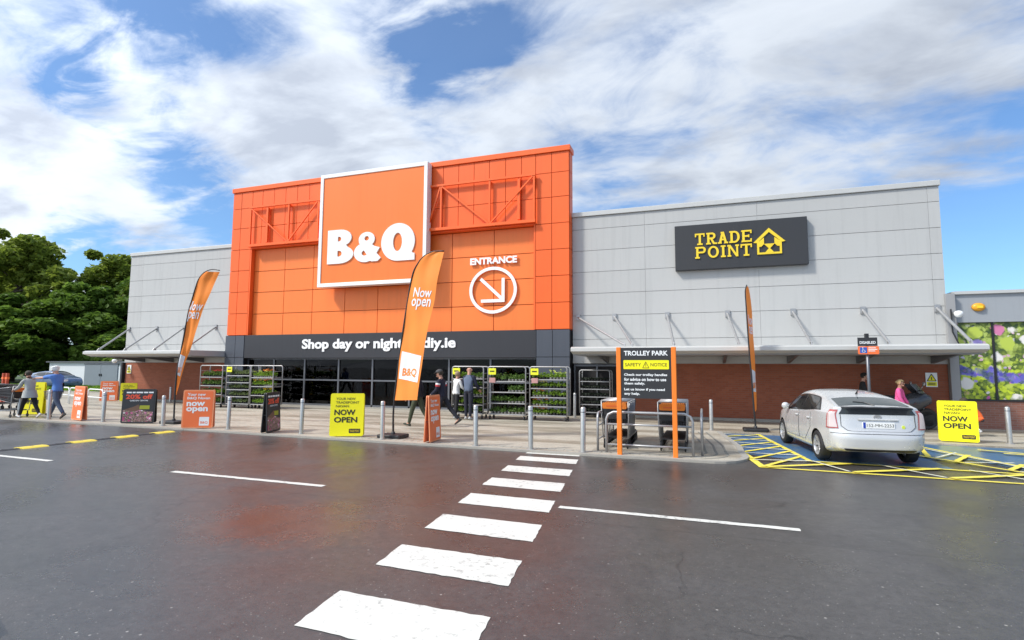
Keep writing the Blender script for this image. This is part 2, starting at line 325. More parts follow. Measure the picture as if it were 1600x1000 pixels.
# ---------------------------------------------------------------- mesh helpers
class MB:
    """collects shapes and links them as ONE mesh object"""
    def __init__(s): s.v = []; s.f = []; s.m = []
    def add(s, vs, fs, mi=0):
        o = len(s.v); s.v += [tuple(p) for p in vs]; s.f += [tuple(i + o for i in f) for f in fs]; s.m += [mi] * len(fs)
        return s
    def box(s, a, b, mi=0):
        x0, y0, z0 = a; x1, y1, z1 = b
        return s.add([(x0, y0, z0), (x1, y0, z0), (x1, y1, z0), (x0, y1, z0), (x0, y0, z1), (x1, y0, z1), (x1, y1, z1), (x0, y1, z1)],
                     [(0, 3, 2, 1), (4, 5, 6, 7), (0, 1, 5, 4), (1, 2, 6, 5), (2, 3, 7, 6), (3, 0, 4, 7)], mi)
    def bar(s, p, q, w, h, mi=0, upv=(0, 0, 1)):
        p, q = Vector(p), Vector(q); d = (q - p).normalized(); u = Vector(upv)
        if abs(d.dot(u)) > .98: u = Vector((0, 1, 0))
        a = d.cross(u).normalized() * w / 2; c = a.cross(d).normalized() * h / 2
        vs = [p - a - c, p + a - c, p + a + c, p - a + c, q - a - c, q + a - c, q + a + c, q - a + c]
        return s.add(vs, [(0, 3, 2, 1), (4, 5, 6, 7), (0, 1, 5, 4), (1, 2, 6, 5), (2, 3, 7, 6), (3, 0, 4, 7)], mi)
    def tube(s, pts, r, n=8, mi=0, cap=True):
        pts = [Vector(p) for p in pts]; rs = r if isinstance(r, (list, tuple)) else [r] * len(pts)
        rings = []; prev = None
        for i, p in enumerate(pts):
            d = (pts[min(i + 1, len(pts) - 1)] - pts[max(i - 1, 0)]).normalized()
            if prev is None:
                u = Vector((0, 0, 1)) if abs(d.z) < .9 else Vector((1, 0, 0))
                a = d.cross(u).normalized()
            else: a = (prev - d * prev.dot(d)).normalized()
            prev = a; c = d.cross(a)
            rings.append([p + (a * math.cos(t) + c * math.sin(t)) * rs[i] for t in [2 * math.pi * k / n for k in range(n)]])
        vs = [v for rg in rings for v in rg]; fs = []
        for i in range(len(pts) - 1):
            for k in range(n):
                fs.append((i * n + k, i * n + (k + 1) % n, (i + 1) * n + (k + 1) % n, (i + 1) * n + k))
        if cap: fs += [tuple(range(n))[::-1], tuple((len(pts) - 1) * n + k for k in range(n))]
        return s.add(vs, fs, mi)
    def lathe(s, prof, n=16, c=(0, 0, 0), axis='z', mi=0, cap=True):
        vs = []; fs = []
        for (r, h) in prof:
            for k in range(n):
                t = 2 * math.pi * k / n; a, b = r * math.cos(t), r * math.sin(t)
                p = (a, b, h) if axis == 'z' else ((a, h, b) if axis == 'y' else (h, a, b))
                vs.append((p[0] + c[0], p[1] + c[1], p[2] + c[2]))
        for i in range(len(prof) - 1):
            for k in range(n): fs.append((i * n + k, i * n + (k + 1) % n, (i + 1) * n + (k + 1) % n, (i + 1) * n + k))
        if cap and prof[0][0] > 1e-4: fs.append(tuple(range(n))[::-1])
        if cap and prof[-1][0] > 1e-4: fs.append(tuple((len(prof) - 1) * n + k for k in range(n)))
        return s.add(vs, fs, mi)
    def prism(s, poly, f0, f1, mi=0):
        """polygon of 2-D points swept between two maps f0, f1: (u, v) -> xyz"""
        n = len(poly); vs = [f0(*p) for p in poly] + [f1(*p) for p in poly]
        fs = [tuple(range(n)), tuple(range(n, 2 * n))[::-1]] + [(i, n + i, n + (i + 1) % n, (i + 1) % n) for i in range(n)]
        return s.add(vs, fs, mi)
    def grid(s, P, mi=0):
        """P[i][j] points"""
        a, b = len(P), len(P[0]); vs = [p for r in P for p in r]
        return s.add(vs, [(i * b + j, i * b + j + 1, (i + 1) * b + j + 1, (i + 1) * b + j) for i in range(a - 1) for j in range(b - 1)], mi)
    def data(s, name, mats, smooth=False, fix=True):
        me = bpy.data.meshes.new(name); me.from_pydata(s.v, [], s.f)
        for mt in (mats if isinstance(mats, (list, tuple)) else [mats]): me.materials.append(mt)
        if any(s.m): me.polygons.foreach_set('material_index', s.m)
        if fix:
            bm = bmesh.new(); bm.from_mesh(me); bmesh.ops.recalc_face_normals(bm, faces=bm.faces); bm.to_mesh(me); bm.free()
        if smooth: me.polygons.foreach_set('use_smooth', [True] * len(me.polygons))
        me.update(); return me
    def build(s, name, mats, parent=None, smooth=False, bevel=0, fix=True, auto=None):
        return link(name, s.data(name, mats, smooth, fix), parent, bevel, auto)
def link(name, me, parent=None, bevel=0, auto=None):
    o = bpy.data.objects.new(name, me); COL.objects.link(o)
    if parent is not None:
        o.parent = parent
        if parent.get('_abs'): o.location = -Vector(parent['_abs'])
    if bevel:
        b = o.modifiers.new('edge', 'BEVEL'); b.width = bevel; b.segments = 2; b.limit_method = 'ANGLE'; b.angle_limit = R(40)
    if auto:
        me.polygons.foreach_set('use_smooth', [True] * len(me.polygons)); me.set_sharp_from_angle(angle=R(auto))
    return o
def tag(o, label=None, cat=None, group=None, kind=None):
    if label: o['label'] = label
    if cat: o['category'] = cat
    if group: o['group'] = group
    if kind: o['kind'] = kind
    return o
def root(name, label, cat, loc=(0, 0, 0), rz=0, group=None, absolute=False, sc=1):
    """Empty at a thing's base; absolute=True lets its children be built in world coordinates"""
    o = bpy.data.objects.new(name, None); COL.objects.link(o); o.empty_display_size = .2
    o.location = loc; o.rotation_euler = (0, 0, rz); o.scale = (sc, sc, sc)
    if absolute: o['_abs'] = tuple(loc)
    return tag(o, label, cat, group)
def struct(o): o['kind'] = 'structure'; return o
def copy_tree(o, parent=None):
    c = o.copy(); COL.objects.link(c)
    if parent is not None: c.parent = parent
    for ch in list(o.children): copy_tree(ch, c)
    return c
def rrect(x0, y0, x1, y1, r, n=4):
    out = []
    for cx, cy, a in ((x1 - r, y1 - r, 0), (x0 + r, y1 - r, 90), (x0 + r, y0 + r, 180), (x1 - r, y0 + r, 270)):
        for k in range(n + 1):
            t = R(a + 90 * k / n); out.append((cx + r * math.cos(t), cy + r * math.sin(t)))
    return out
_tx = {}
def text_mesh(body, offset=0.0, depth=0.0, res=3, spacing=1.0, line=1.0, align='LEFT'):
    """lettering as (verts, faces) in the xy plane, size 1"""
    key = (body, offset, depth, res, spacing, line, align)
    if key in _tx: return _tx[key]
    c = bpy.data.curves.new('lettering', 'FONT'); c.body = body; c.offset = offset; c.extrude = depth; c.resolution_u = res
    c.space_character = spacing; c.space_line = line; c.align_x = align
    o = bpy.data.objects.new('lettering', c)
    me = bpy.data.meshes.new_from_object(o)
    v = [tuple(x.co) for x in me.vertices]; f = [tuple(p.vertices) for p in me.polygons]
    bpy.data.meshes.remove(me); bpy.data.objects.remove(o); bpy.data.curves.remove(c)
    _tx[key] = (v, f); return v, f
def put_text(mb, body, box, fn, offset=0.02, depth=0.0, fit='both', res=3, spacing=1.0, align='LEFT', mi=0, line=1.0):
    """fit the ink of body into box=(u0,v0,u1,v1); fn(u, v, w) -> xyz"""
    v, f = text_mesh(body, offset, depth, res, spacing, line, align)
    a = np.array(v); lo = a.min(0); hi = a.max(0)
    su = (box[2] - box[0]) / (hi[0] - lo[0]); sv = (box[3] - box[1]) / (hi[1] - lo[1])
    if fit == 'h': su = sv
    if fit == 'w': sv = su
    dz = hi[2] - lo[2]
    mb.add([fn(box[0] + (p[0] - lo[0]) * su, box[1] + (p[1] - lo[1]) * sv, (p[2] - lo[2]) / dz if dz > 1e-6 else 0) for p in v], f, mi)
    return mb
def wall_map(y, d=0.0):
    """u, v on a wall facing the camera at depth y; w=1 stands d proud"""
    return lambda u, v, w=0: (u, y - w * d, v)
def bez(p0, p1, p2, p3, n=12):
    return [tuple((1 - t) ** 3 * a + 3 * (1 - t) ** 2 * t * b + 3 * (1 - t) * t * t * c + t ** 3 * d for a, b, c, d in zip(p0, p1, p2, p3)) for t in [i / n for i in range(n + 1)]]
def arc(cx, cy, r, a0, a1, n=12, ry=None):
    return [(cx + r * math.cos(R(a0 + (a1 - a0) * k / n)), cy + (ry or r) * math.sin(R(a0 + (a1 - a0) * k / n))) for k in range(n + 1)]
def holed(outer, holes, fn, depth_fn):
    """flat letter with counters: fills outline minus holes and sweeps it"""
    bm = bmesh.new(); loops = [outer] + holes; edges = []
    for lp in loops:
        vs = [bm.verts.new((u, v, 0)) for u, v in lp]
        edges += [bm.edges.new((vs[i], vs[(i + 1) % len(vs)])) for i in range(len(vs))]
    bmesh.ops.triangle_fill(bm, edges=edges, use_beauty=True)
    bm.verts.ensure_lookup_table(); bm.verts.index_update()
    vs = [(v.co.x, v.co.y) for v in bm.verts]; fs = [tuple(v.index for v in f.verts) for f in bm.faces]; bm.free()
    n = len(vs); out = [fn(*p) for p in vs] + [depth_fn(*p) for p in vs]; faces = fs + [tuple(i + n for i in f[::-1]) for f in fs]
    off = 0
    for lp in loops:
        k = len(lp); faces += [(off + i, off + (i + 1) % k, n + off + (i + 1) % k, n + off + i) for i in range(k)]; off += k
    return out, faces
def put_holed(mb, outer, holes, y, d, mi=0):
    v, f = holed(outer, holes, lambda u, v: (u, y - d, v), lambda u, v: (u, y, v)); mb.add(v, f, mi); return mb
def leaves(n, centre_fn, size, upbias=.5, seed=0, squash=1.0):
    """n leaf quads; centre_fn(rng) -> centre"""
    rng = np.random.default_rng(seed); mb = MB(); V = []; F = []
    for i in range(n):
        c = centre_fn(rng); nn = rng.normal(size=3); nn[2] = abs(nn[2]) + upbias; nn /= np.linalg.norm(nn)
        t = np.cross(nn, rng.normal(size=3)); t /= np.linalg.norm(t) + 1e-9; b = np.cross(nn, t)
        s = size * rng.uniform(.55, 1.25); w = s * .62 * squash
        k = len(V); bend = nn * s * .18
        V += [c - t * s, c - b * w + bend, c + t * s, c + b * w + bend]; F.append((k, k + 1, k + 2, k + 3))
    mb.v = [tuple(p) for p in V]; mb.f = F; mb.m = [0] * len(F); return mb

# ---------------------------------------------------------------- shared materials
ASPHALT = mat_asphalt(); PAVERS = mat_pavers()
M_white_paint = mat_paint('worn_white_road_paint', (.70, .69, .63), .545, (.26, .25, .23))
M_yellow_paint = mat_paint('worn_yellow_road_paint', (.86, .72, .09), .60, (.42, .40, .26))
M_pale_paint = mat_paint('faded_cream_road_paint', (.78, .76, .58), .58, (.35, .34, .28))
M_blue_paint = mat_paint('worn_blue_bay_paint', (.05, .14, .28), .50, (.13, .175, .19), .34, 3.5)
M_kerb = pm('pale_concrete_kerb', (.33, .31, .27), .8, var=.2, vscale=6, bump=.3)
M_brick = mat_brick('red_brick', (.30, .078, .034), (.38, .108, .050), (.25, .13, .09))
M_brick2 = mat_brick('pale_red_brick', (.27, .105, .07), (.34, .15, .11), (.30, .25, .22))
M_grey_panel = mat_panel('pale_grey_cladding', (.475, .475, .460), .42, .03)
M_orange_panel = mat_panel('orange_cladding', (.90, .140, .022), .38, .05)
M_orange_light = mat_panel('light_orange_cladding', (.92, .215, .042), .36, .04)
M_orange_dark = mat_panel('orange_cladding_joint', (.50, .066, .012), .6)
M_grey_joint = pm('grey_cladding_joint', (.47, .47, .455), .6)
M_char = mat_panel('charcoal_cladding', (.036, .037, .043), .45)
M_char_joint = pm('charcoal_joint', (.012, .012, .014), .6)
M_col = mat_panel('slate_grey_cladding', (.075, .085, .105), .42)
M_white = pm('white_sign_face', (.84, .85, .84), .35, var=.03)
M_steel = pm('brushed_steel', (.55, .54, .51), .36, .75, var=.12, vscale=9)
M_galv = pm('galvanised_steel', (.40, .40, .40), .45, .6, var=.15, vscale=12)
M_canopy = pm('pale_canopy_sheet', (.52, .52, .50), .45, .1, var=.06)
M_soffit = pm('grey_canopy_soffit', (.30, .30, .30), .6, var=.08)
M_black = pm('black_plastic', (.018, .018, .02), .45, var=.3)
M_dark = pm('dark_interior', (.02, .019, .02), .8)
M_alu = pm('dark_aluminium', (.16, .165, .18), .4, .5)
M_sign_dark = mat_panel('dark_sign_face', (.040, .041, .044), .4)
M_sign_orange = mat_panel('orange_sign_face', (.92, .205, .036), .35, .02)
M_gold = pm('yellow_lettering', (.86, .62, .03), .4, var=.04)
M_flag = mat_cloth('orange_flag_cloth', (.98, .285, .040))
M_flag_white = pm('white_flag_print', (.82, .82, .84), .7)
M_yellow = pm('yellow_board', (.92, .84, .006), .45, var=.03)
M_board_orange = pm('orange_board', (.88, .175, .045), .45, var=.04)
M_board_rim = pm('pale_orange_rim', (.88, .30, .13), .5)
M_board_dark = pm('black_board', (.028, .028, .03), .45)
M_board_red = pm('red_orange_lettering', (.75, .085, .035), .5)
M_ink = pm('dark_ink', (.03, .027, .015), .5)
M_grass = mat_leaf('verge_grass', (.09, .18, .012), (.17, .31, .025), (.28, .43, .05))
# ---------------------------------------------------------------- ground, road, pavement, markings
PZ = 0.035                                                        # pavement height
def sheet(name, poly, z, mat, thick=None, kind='structure'):
    mb = MB()
    if thick: mb.prism(poly, lambda u, v: (u, v, z), lambda u, v: (u, v, z - thick))
    else: mb.add([(u, v, z) for u, v in poly], [tuple(range(len(poly)))])
    o = mb.build(name, mat); o['kind'] = kind; return o
mb = MB(); mb.add([(-900, -900, 0), (900, -900, 0), (900, 900, 0), (-900, 900, 0)], [(0, 1, 2, 3)])
struct(mb.build('ground', ASPHALT))
corner = [(0.27, 15.95), (0.62, 13.0)] + [(0.10 + .56 * math.cos(R(t)), 11.62 + .80 * math.sin(R(t))) for t in range(20, -95, -15)]
front = [(-2.05, 10.84), (-8.7, 11.02), (-13.1, 11.2), (-21, 11.3), (-90, 11.6)]
pave = [(-90, 24), (-28, 24), (-28, 22), (40, 22), (40, 14.7), (9, 15.0), (5.66, 15.2), (1.32, 15.9)] + corner + front
sheet('pavement', pave, PZ, PAVERS, .25)
def ribbon(pts, w, z, h, side=1):
    """kerb-like strip along a polyline"""
    mb = MB(); P = [Vector((*p, 0)) for p in pts]; L_ = []
    for i, p in enumerate(P):
        d = (P[min(i + 1, len(P) - 1)] - P[max(i - 1, 0)]).normalized(); L_.append((p, p + Vector((-d.y, d.x, 0)) * w * side))
    for i in range(len(L_) - 1):
        a, b = L_[i]; c, d = L_[i + 1]
        vs = [(q.x, q.y, zz) for zz in (z - h, z) for q in (a, b, d, c)]
        mb.add(vs, [(0, 3, 2, 1), (4, 5, 6, 7), (0, 1, 5, 4), (1, 2, 6, 5), (2, 3, 7, 6), (3, 0, 4, 7)])
    return mb
struct(ribbon(corner + front, .13, PZ + .008, .2, 1).build('kerb', M_kerb))
# darker setts curving round the corner of the pavement
mb = MB()
for k in range(3):
    off = .22 + k * .20
    pts = [(0.27 - off, 15.6), (0.60 - off, 13.0)] + [(0.10 - off * .55 + (.56 - off * .45) * math.cos(R(t)), 11.62 + off * .3 + (.80 - off * .6) * math.sin(R(t))) for t in range(20, -95, -15)] + [(-2.2, 10.86 + off * .9)]
    r_ = ribbon(pts, .05, PZ + .004, .02, -1); mb.add(r_.v, r_.f)
struct(mb.build('paving_edge_course', pm('dark_paving_joint', (.20, .19, .165), .8, var=.2)))
mb = MB()
for x in np.arange(-8.6, -.1, .19):                                  # row of setts laid across behind the kerb
    y = 10.98 + (11.02 - 10.84) * max(0, min(1, (-2.05 - x) / 6.6)); mb.box((x, y + .02, PZ - .02), (x + .155, y + .21, PZ + .005))
struct(mb.build('paving_sett_course', pm('weathered_sett', (.34, .32, .275), .8, var=.3, vscale=4)))

_rr = random.Random(5)
def ragged(mb, pts, z, step=.07, amp=.007):
    out = []
    for i in range(len(pts)):
        a, b = Vector(pts[i]), Vector(pts[(i + 1) % len(pts)]); n = max(2, int((b - a).length / step)); nv = Vector((-(b - a).y, (b - a).x)).normalized()
        for k in range(n): out.append(a.lerp(b, k / n) + nv * _rr.uniform(-amp, amp) * (1 if k else .3))
    mb.add([(p.x, p.y, z) for p in out], [tuple(range(len(out)))])
mb = MB()
lx = lambda y: -2.25 - .113 * y; rx = lambda y: -0.955 - .127 * y
for y0, y1 in ((3.02, 3.62), (4.17, 4.74), (5.28, 5.87), (6.39, 6.97), (7.50, 8.06), (8.62, 9.16), (9.74, 10.22)):
    for k in range(1):
        ragged(mb, [(lx(y0), y0 + .05), (rx(y0), y0), (rx(y1), y1), (lx(y1), y1 + .03)], .004)
mb.add([(-3.42, 10.60, .004), (-2.32, 10.60, .004), (-2.34, 10.72, .004), (-3.42, 10.74, .004)], [(0, 1, 2, 3)])
struct(mb.build('crossing_marking', M_white_paint))
mb = MB()
for x0, x1 in ((-17.3, -14.3), (-14.0, -11.1), (-8.18, -5.19), (-1.72, 0.93), (4.2, 7.2)):
    if x0 == -14.0: x0 = -12.72
    ragged(mb, [(x0, 6.64), (x1, 6.60), (x1, 6.71), (x0, 6.75)], .004)
struct(mb.build('lane_marking', M_white_paint))
# accessible bays
def strip(mb, p, q, w, z):
    p, q = Vector((*p, 0)), Vector((*q, 0)); d = (q - p).normalized(); n = Vector((-d.y, d.x, 0)) * w / 2
    ragged(mb, [(a.x, a.y) for a in (p - n, q - n, q + n, p + n)], z, .09, .006)
blue = [(0.27, 15.86), (0.94, 10.95), (2.0, 11.55), (5.0, 11.40), (5.2, 11.85), (12, 11.5), (12, 14.9), (9, 15.0), (5.66, 15.15), (1.32, 15.84)]
sheet('parking_bay_surface', [(0.30, 15.84), (0.78, 12.1), (1.84, 11.55), (4.05, 11.50), (4.05, 12.6), (4.8, 12.9), (5.2, 11.86), (12, 11.4), (12, 14.85), (9, 14.95), (5.66, 15.15), (1.32, 15.84)], .004, M_blue_paint)
Y = MB(); P_ = MB()
L0, L1, L2, L3 = (0.30, 15.8), (0.94, 10.57), (1.31, 15.84), (1.84, 11.54)
strip(Y, L0, L1, .13, .0105); strip(Y, L2, L3, .10, .0125)
strip(Y, (0.90, 10.60), (9, 10.36), .10, .0085); strip(Y, (1.84, 11.56), (5.0, 11.42), .09, .0145)
lerp = lambda a, b, t: tuple(x + (y - x) * t for x, y in zip(a, b))
for k in range(6):
    t = k / 6
    strip(Y if k % 1 == 0 else P_, lerp(L0, L1, t + .16), lerp(L2, L3, min(1, t + .03)), .085, .0165 + k * .0005)
    strip(P_, lerp(L0, L1, t + .02), lerp(L2, L3, min(1, t + .17)), .06, .0205 + k * .0005)
A0, A1, B0, B1 = (1.0, 10.60), (7.6, 10.40), (1.86, 11.54), (8.4, 11.30)
for k in range(5):
    t = k / 5
    strip(Y, lerp(A0, A1, t), lerp(B0, B1, t + .10), .12, .0245 + k * .0005)
    strip(P_, lerp(A0, A1, t + .19), lerp(B0, B1, t - (0 if k == 0 else .04)), .05, .0285 + k * .0005)
C0, C1, D0, D1 = (4.05, 12.95), (5.0, 11.42), (4.30, 14.9), (5.9, 11.2)
strip(Y, (3.9, 13.1), C1, .085, .0325); strip(Y, (4.25, 15.1), (5.5, 11.4), .085, .0335); strip(P_, (4.0, 15.3), (5.25, 11.9), .05, .0345)
for k, (t, u) in enumerate(((.05, .05), (.35, .35), (.85, .62))):
    strip(Y, lerp(C0, C1, t), lerp(D0, D1, u + .05), .09, .036 + k * .0005)
    strip(P_, lerp(C0, C1, t + .08), lerp(D0, D1, u + .28), .05, .038 + k * .0005)
# wheelchair mark of the second bay, partly in view
for a, b in (((5.45, 14.35), (6.1, 14.0)), ((5.7, 13.9), (6.9, 13.55)), ((6.0, 13.75), (7.2, 13.3)), ((7.1, 13.3), (7.2, 12.5))): strip(Y, a, b, .11, .0405)
for k in range(14):
    a, b = R(150 + k * 16), R(150 + (k + 1) * 16); strip(P_, (6.6 + .55 * math.cos(a), 13.0 + .62 * math.sin(a)), (6.6 + .55 * math.cos(b), 13.0 + .62 * math.sin(b)), .10, .0425 + k * .0002)
strip(P_, (7.2, 15.0), (8.9, 11.4), .09, .042)
struct(Y.build('yellow_bay_marking', M_yellow_paint)); struct(P_.build('pale_bay_marking', M_pale_paint))
# island of kerb at the near left corner of the picture
sheet('traffic_island', [(-7.5, .6), (-4.35, .6), (-4.14, 2.0), (-4.26, 2.34), (-4.6, 2.46), (-7.5, 2.62)], .05, M_kerb, .2)
# grass bank on the left behind the car park
sheet('grass_verge_ground', [(-120, 24.2), (-30.5, 24.2), (-30.5, 40), (-120, 60)], .05, pm('verge_soil', (.05, .085, .02), .9, var=.3, vscale=1.5), .2)
g_ = leaves(5200, lambda r: np.array([r.uniform(-62, -30.6), r.uniform(24.3, 29.5), .08 + r.uniform(0, .08)]), .16, .1, 3)
tag(g_.build('grass', M_grass, fix=False), 'short bright green grass on the verge before the white outbuilding', 'grass', kind='stuff')
struct(ribbon([(-30.4, 24.1), (-120, 24.1)], .14, .10, .2, 1).build('verge_kerb', M_kerb))

# ---------------------------------------------------------------- the store
store = root('store_building', 'large store in pale grey cladding with tall orange entrance block and red brick base', 'store', (-11, 19, 0), absolute=True)
def panels(xs, zs, y, th, gap=.022, skip=None, gx=None):
    gx = gx or gap
    mb = MB()
    for i in range(len(xs) - 1):
        for j in range(len(zs) - 1):
            if skip and skip(xs[i], xs[i + 1], zs[j], zs[j + 1]): continue
            mb.box((xs[i] + gx / 2, y, zs[j] + gap / 2), (xs[i + 1] - gx / 2, y + th, zs[j + 1] - gap / 2))
    return mb
W = 19.4                                                         # plane of the grey walls
WZ = [1.89, 2.76, 3.62, 4.42, 5.21, 6.00, 6.80, 7.28]
for xs in ([-27.4, -26.5, -23.0, -20.42], [-4.46, -1.85, 1.80, 6.55, 6.85]):
    w = panels(xs, WZ, W, .05, .015, gx=.006).build('clad_wall', M_grey_panel, store)
    mb = MB(); mb.box((xs[0] + .01, W + .035, 1.91), (xs[-1] - .01, W + .25, 7.30)); mb.build('joint', M_grey_joint, w)
    c = MB(); c.box((xs[0] - .03, W - .06, 7.285), (xs[-1] + .03, W + .4, 7.45)); c.build('coping', M_canopy, store, bevel=.012)
for x0, x1 in ((-27.34, -20.42), (-2.79, 6.79)):
    mb = MB(); mb.box((x0, W + .03, .12), (x1, W + .22, 1.889)); b = mb.build('brick_wall', M_brick, store)
    mb = MB(); mb.box((x0 - .02, W - .05, 0), (x1 + .02, W + .22, .119)); mb.build('plinth', M_kerb, b)
mb = MB(); mb.box((-27.38, W + .26, 0), (-27.05, 60, 7.28)); mb.box((6.52, W + .26, 0), (6.83, 60, 7.28)); mb.box((-27.04, 59.7, 0), (6.51, 60, 7.28)); mb.build('side_wall', M_grey_panel, store)
mb = MB(); mb.box((-27.04, W + .41, 7.1), (6.51, 59.69, 7.25)); mb.build('roof', M_soffit, store)
mb = MB(); mb.box((-27.52, W - .10, 0), (-27.40, W + .24, 1.888)); mb.build('corner_post', M_char, store)
mb = MB(); mb.box((6.80, W - .14, 0), (7.02, W + .12, 3.97)); mb.build('corner_post', M_soffit, store)
mb = MB(); mb.tube([(6.88, W - .20, 3.5), (6.89, W - .2, 2.83), (7.02, W - .22, 2.46), (7.1, W - .3, 2.31)], .021, 8); mb.build('cable', M_black, store)
# dark exit doorway between entrance block and brick wall
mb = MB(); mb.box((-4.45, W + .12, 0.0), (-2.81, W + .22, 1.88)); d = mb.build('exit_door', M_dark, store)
for x in (-4.44, -3.63, -2.87): mb = MB(); mb.box((x, W + .075, 0), (x + .06, W + .115, 1.87)); mb.build('frame', M_alu, d)
for a, b_ in ((-4.375, -3.635), (-3.565, -2.875)): mb = MB(); mb.box((a, W + .075, 1.79), (b_, W + .112, 1.86)); mb.build('frame', M_alu, d)

# canopies with raking struts
def canopy(x0, x1, tops, ends):
    y0 = 17.03
    mb = MB(); poly = [(y0, 2.25), (y0, 2.36), (y0 + .11, 2.40), (W - .01, 2.42), (W - .01, 2.15), (y0 + .28, 2.17)]
    mb.prism(poly, lambda u, v: (x0, u, v), lambda u, v: (x1, u, v))
    c = mb.build('canopy', M_canopy, store, bevel=.01)
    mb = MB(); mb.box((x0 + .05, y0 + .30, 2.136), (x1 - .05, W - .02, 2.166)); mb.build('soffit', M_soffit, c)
    for x in np.arange(x0 + .76, x1 - .3, 1.92):
        mb = MB(); mb.prism([(y0 + .5, 2.13), (W - .02, 2.13), (W - .02, 1.91)], lambda u, v: (x, u, v), lambda u, v: (x + .085, u, v)); mb.build('rib', M_alu, c)
    for (xt, zt), (xb, zb) in zip(tops, ends):
        mb = MB(); mb.tube([(xt, W - .03, zt), (xb, y0 + .24, zb)], .040, 10)
        mb.bar((xb, y0 + .28, zb + .03), (xb, y0 + .19, zb - .10), .03, .12); mb.box((xt - .075, W - .05, zt - .11), (xt + .075, W - .003, zt + .11))
        mb.build('strut', M_galv, c, auto=40)
canopy(-3.99, 6.87, [(x, 3.555) for x in (-4.25, -2.94, -1.13, .80, 2.76, 4.70, 6.61)], [(x, 2.46) for x in (-2.32, -2.08, -.83, 1.0, 2.89, 4.75, 6.58)])
canopy(-26.8, -20.48, [(x, 3.555) for x in (-27.2, -25.3, -23.5, -21.5)], [(x, 2.46) for x in (-26.1, -24.4, -22.6, -20.8)])
mb = MB(); mb.box((-22.0, 17.05, 2.232), (-20.5, 17.3, 2.246)); mb.build('canopy_edge', M_soffit, store)

# orange entrance block
XL, XR, OY = -20.40, -4.48, 19.0
mb = MB(); mb.box((XL + .02, OY + .06, 3.10), (-19.26, OY + .52, 9.7)); mb.box((-5.76, OY + .06, 3.10), (XR - .02, OY + .52, 9.7)); mb.box((-19.255, OY + .06, 7.08), (-5.765, OY + .52, 9.7)); mb.box((-19.255, OY + .30, 3.08), (-5.765, OY + .52, 7.075))
blk = mb.build('entrance_block', M_orange_dark, store)
RZ = [3.12, 4.10, 5.08, 6.06, 7.03, 8.02, 8.95, 9.72]
panels([XL, -19.90, -19.26], RZ, OY, .05).build('cladding', M_orange_panel, blk)
panels([-5.76, -5.14, XR], RZ, OY, .05).build('cladding', M_orange_panel, blk)
tx = [-19.26, -18.68, -18.03, -17.39, -16.75, -16.10, -15.45, -14.8, -14.15, -13.5, -12.85, -12.2, -11.55, -10.9, -10.25, -9.60, -8.93, -8.27, -7.63, -6.96, -6.32, -5.76]
panels(tx, [7.10, 8.02, 8.95, 9.72], OY, .05).build('cladding', M_orange_panel, blk)
panels([-19.18, -17.47, -15.92, -14.25, -12.63, -10.95, -9.26, -7.49, -5.84], [3.12, 4.08, 5.06, 6.02, 7.02], OY + .22, .07, .026).build('recessed_panel', M_orange_light, blk)
mb = MB(); mb.box((XL - .04, OY - .06, 9.725), (XR + .05, OY + .58, 9.93)); mb.build('coping', M_orange_panel, blk, bevel=.012)
mb = MB()
for j in range(7): mb.box((XR - .018, OY + .07, RZ[j] + .011), (XR + .012, OY + .50, RZ[j + 1] - .011))
mb.build('cladding', M_orange_panel, blk)
# reveal round the recess
mb = MB(); mb.box((-19.258, OY - .03, 7.03), (-5.762, OY + .29, 7.08)); mb.box((-19.255, OY + .0, 3.12), (-19.19, OY + .29, 7.028)); mb.box((-5.83, OY + .0, 3.12), (-5.765, OY + .29, 7.028)); mb.build('reveal', M_orange_panel, blk)
# trusses standing off the wall
def truss(x0, x1, posts, diags):
    mb = MB(); z0, z1, y = 7.10, 8.90, OY - .14
    mb.bar((x0, y, z1), (x1, y, z1), .09, .08); mb.bar((x0, y, z0 + .04), (x1, y, z0 + .04), .13, .11)
    for k, x in enumerate(posts): mb.bar((x, y + .004, z0 + .10), (x, y + .004, z1 - .045), .07, .07)
    for k, (a, b) in enumerate(diags): mb.bar((a, y - .01 - .004 * k, z1 - .06), (b, y - .01 - .004 * k, z0 + .11), .055, .055)
    for x in posts: mb.bar((x, y + .04, z1 - .09), (x, OY - .001, z1 - .09), .06, .06)
    mb.build('truss', M_orange_panel, blk)
truss(-19.25, -15.1, [-19.18, -17.05, -15.48], [(-19.14, -17.09), (-15.52, -17.01), (-15.44, -15.12)])
truss(-10.2, -5.72, [-9.61, -7.55, -5.78], [(-9.65, -10.18), (-9.57, -7.60), (-5.83, -7.50)])
for x, zb in ((-18.25, 7.25), (-6.38, 7.25), (-15.25, 7.3)): mb = MB(); mb.bar((x, OY - .10, zb), (x, OY - .10, 8.82), .10, .10); mb.build('downpipe', M_orange_panel, blk)
# dark lower storey
mb = MB(); mb.box((-19.36, OY + .015, 2.10), (-5.74, OY + .20, 3.112)); mb.build('fascia', M_char, blk, bevel=.006)
for x0, x1, xs in ((XL - .06, -19.37, [XL - .06, -19.88, -19.37]), (-5.73, XR, [-5.73, -5.12, XR])):
    c = panels(xs, [.03, 1.13, 2.12, 3.112], OY, .05, .02).build('column', M_col, blk)
    mb = MB(); mb.box((x0 + .02, OY + .045, 0.0), (x1 - .02, OY + 1.40, 3.10)); mb.build('core', M_char_joint, c)
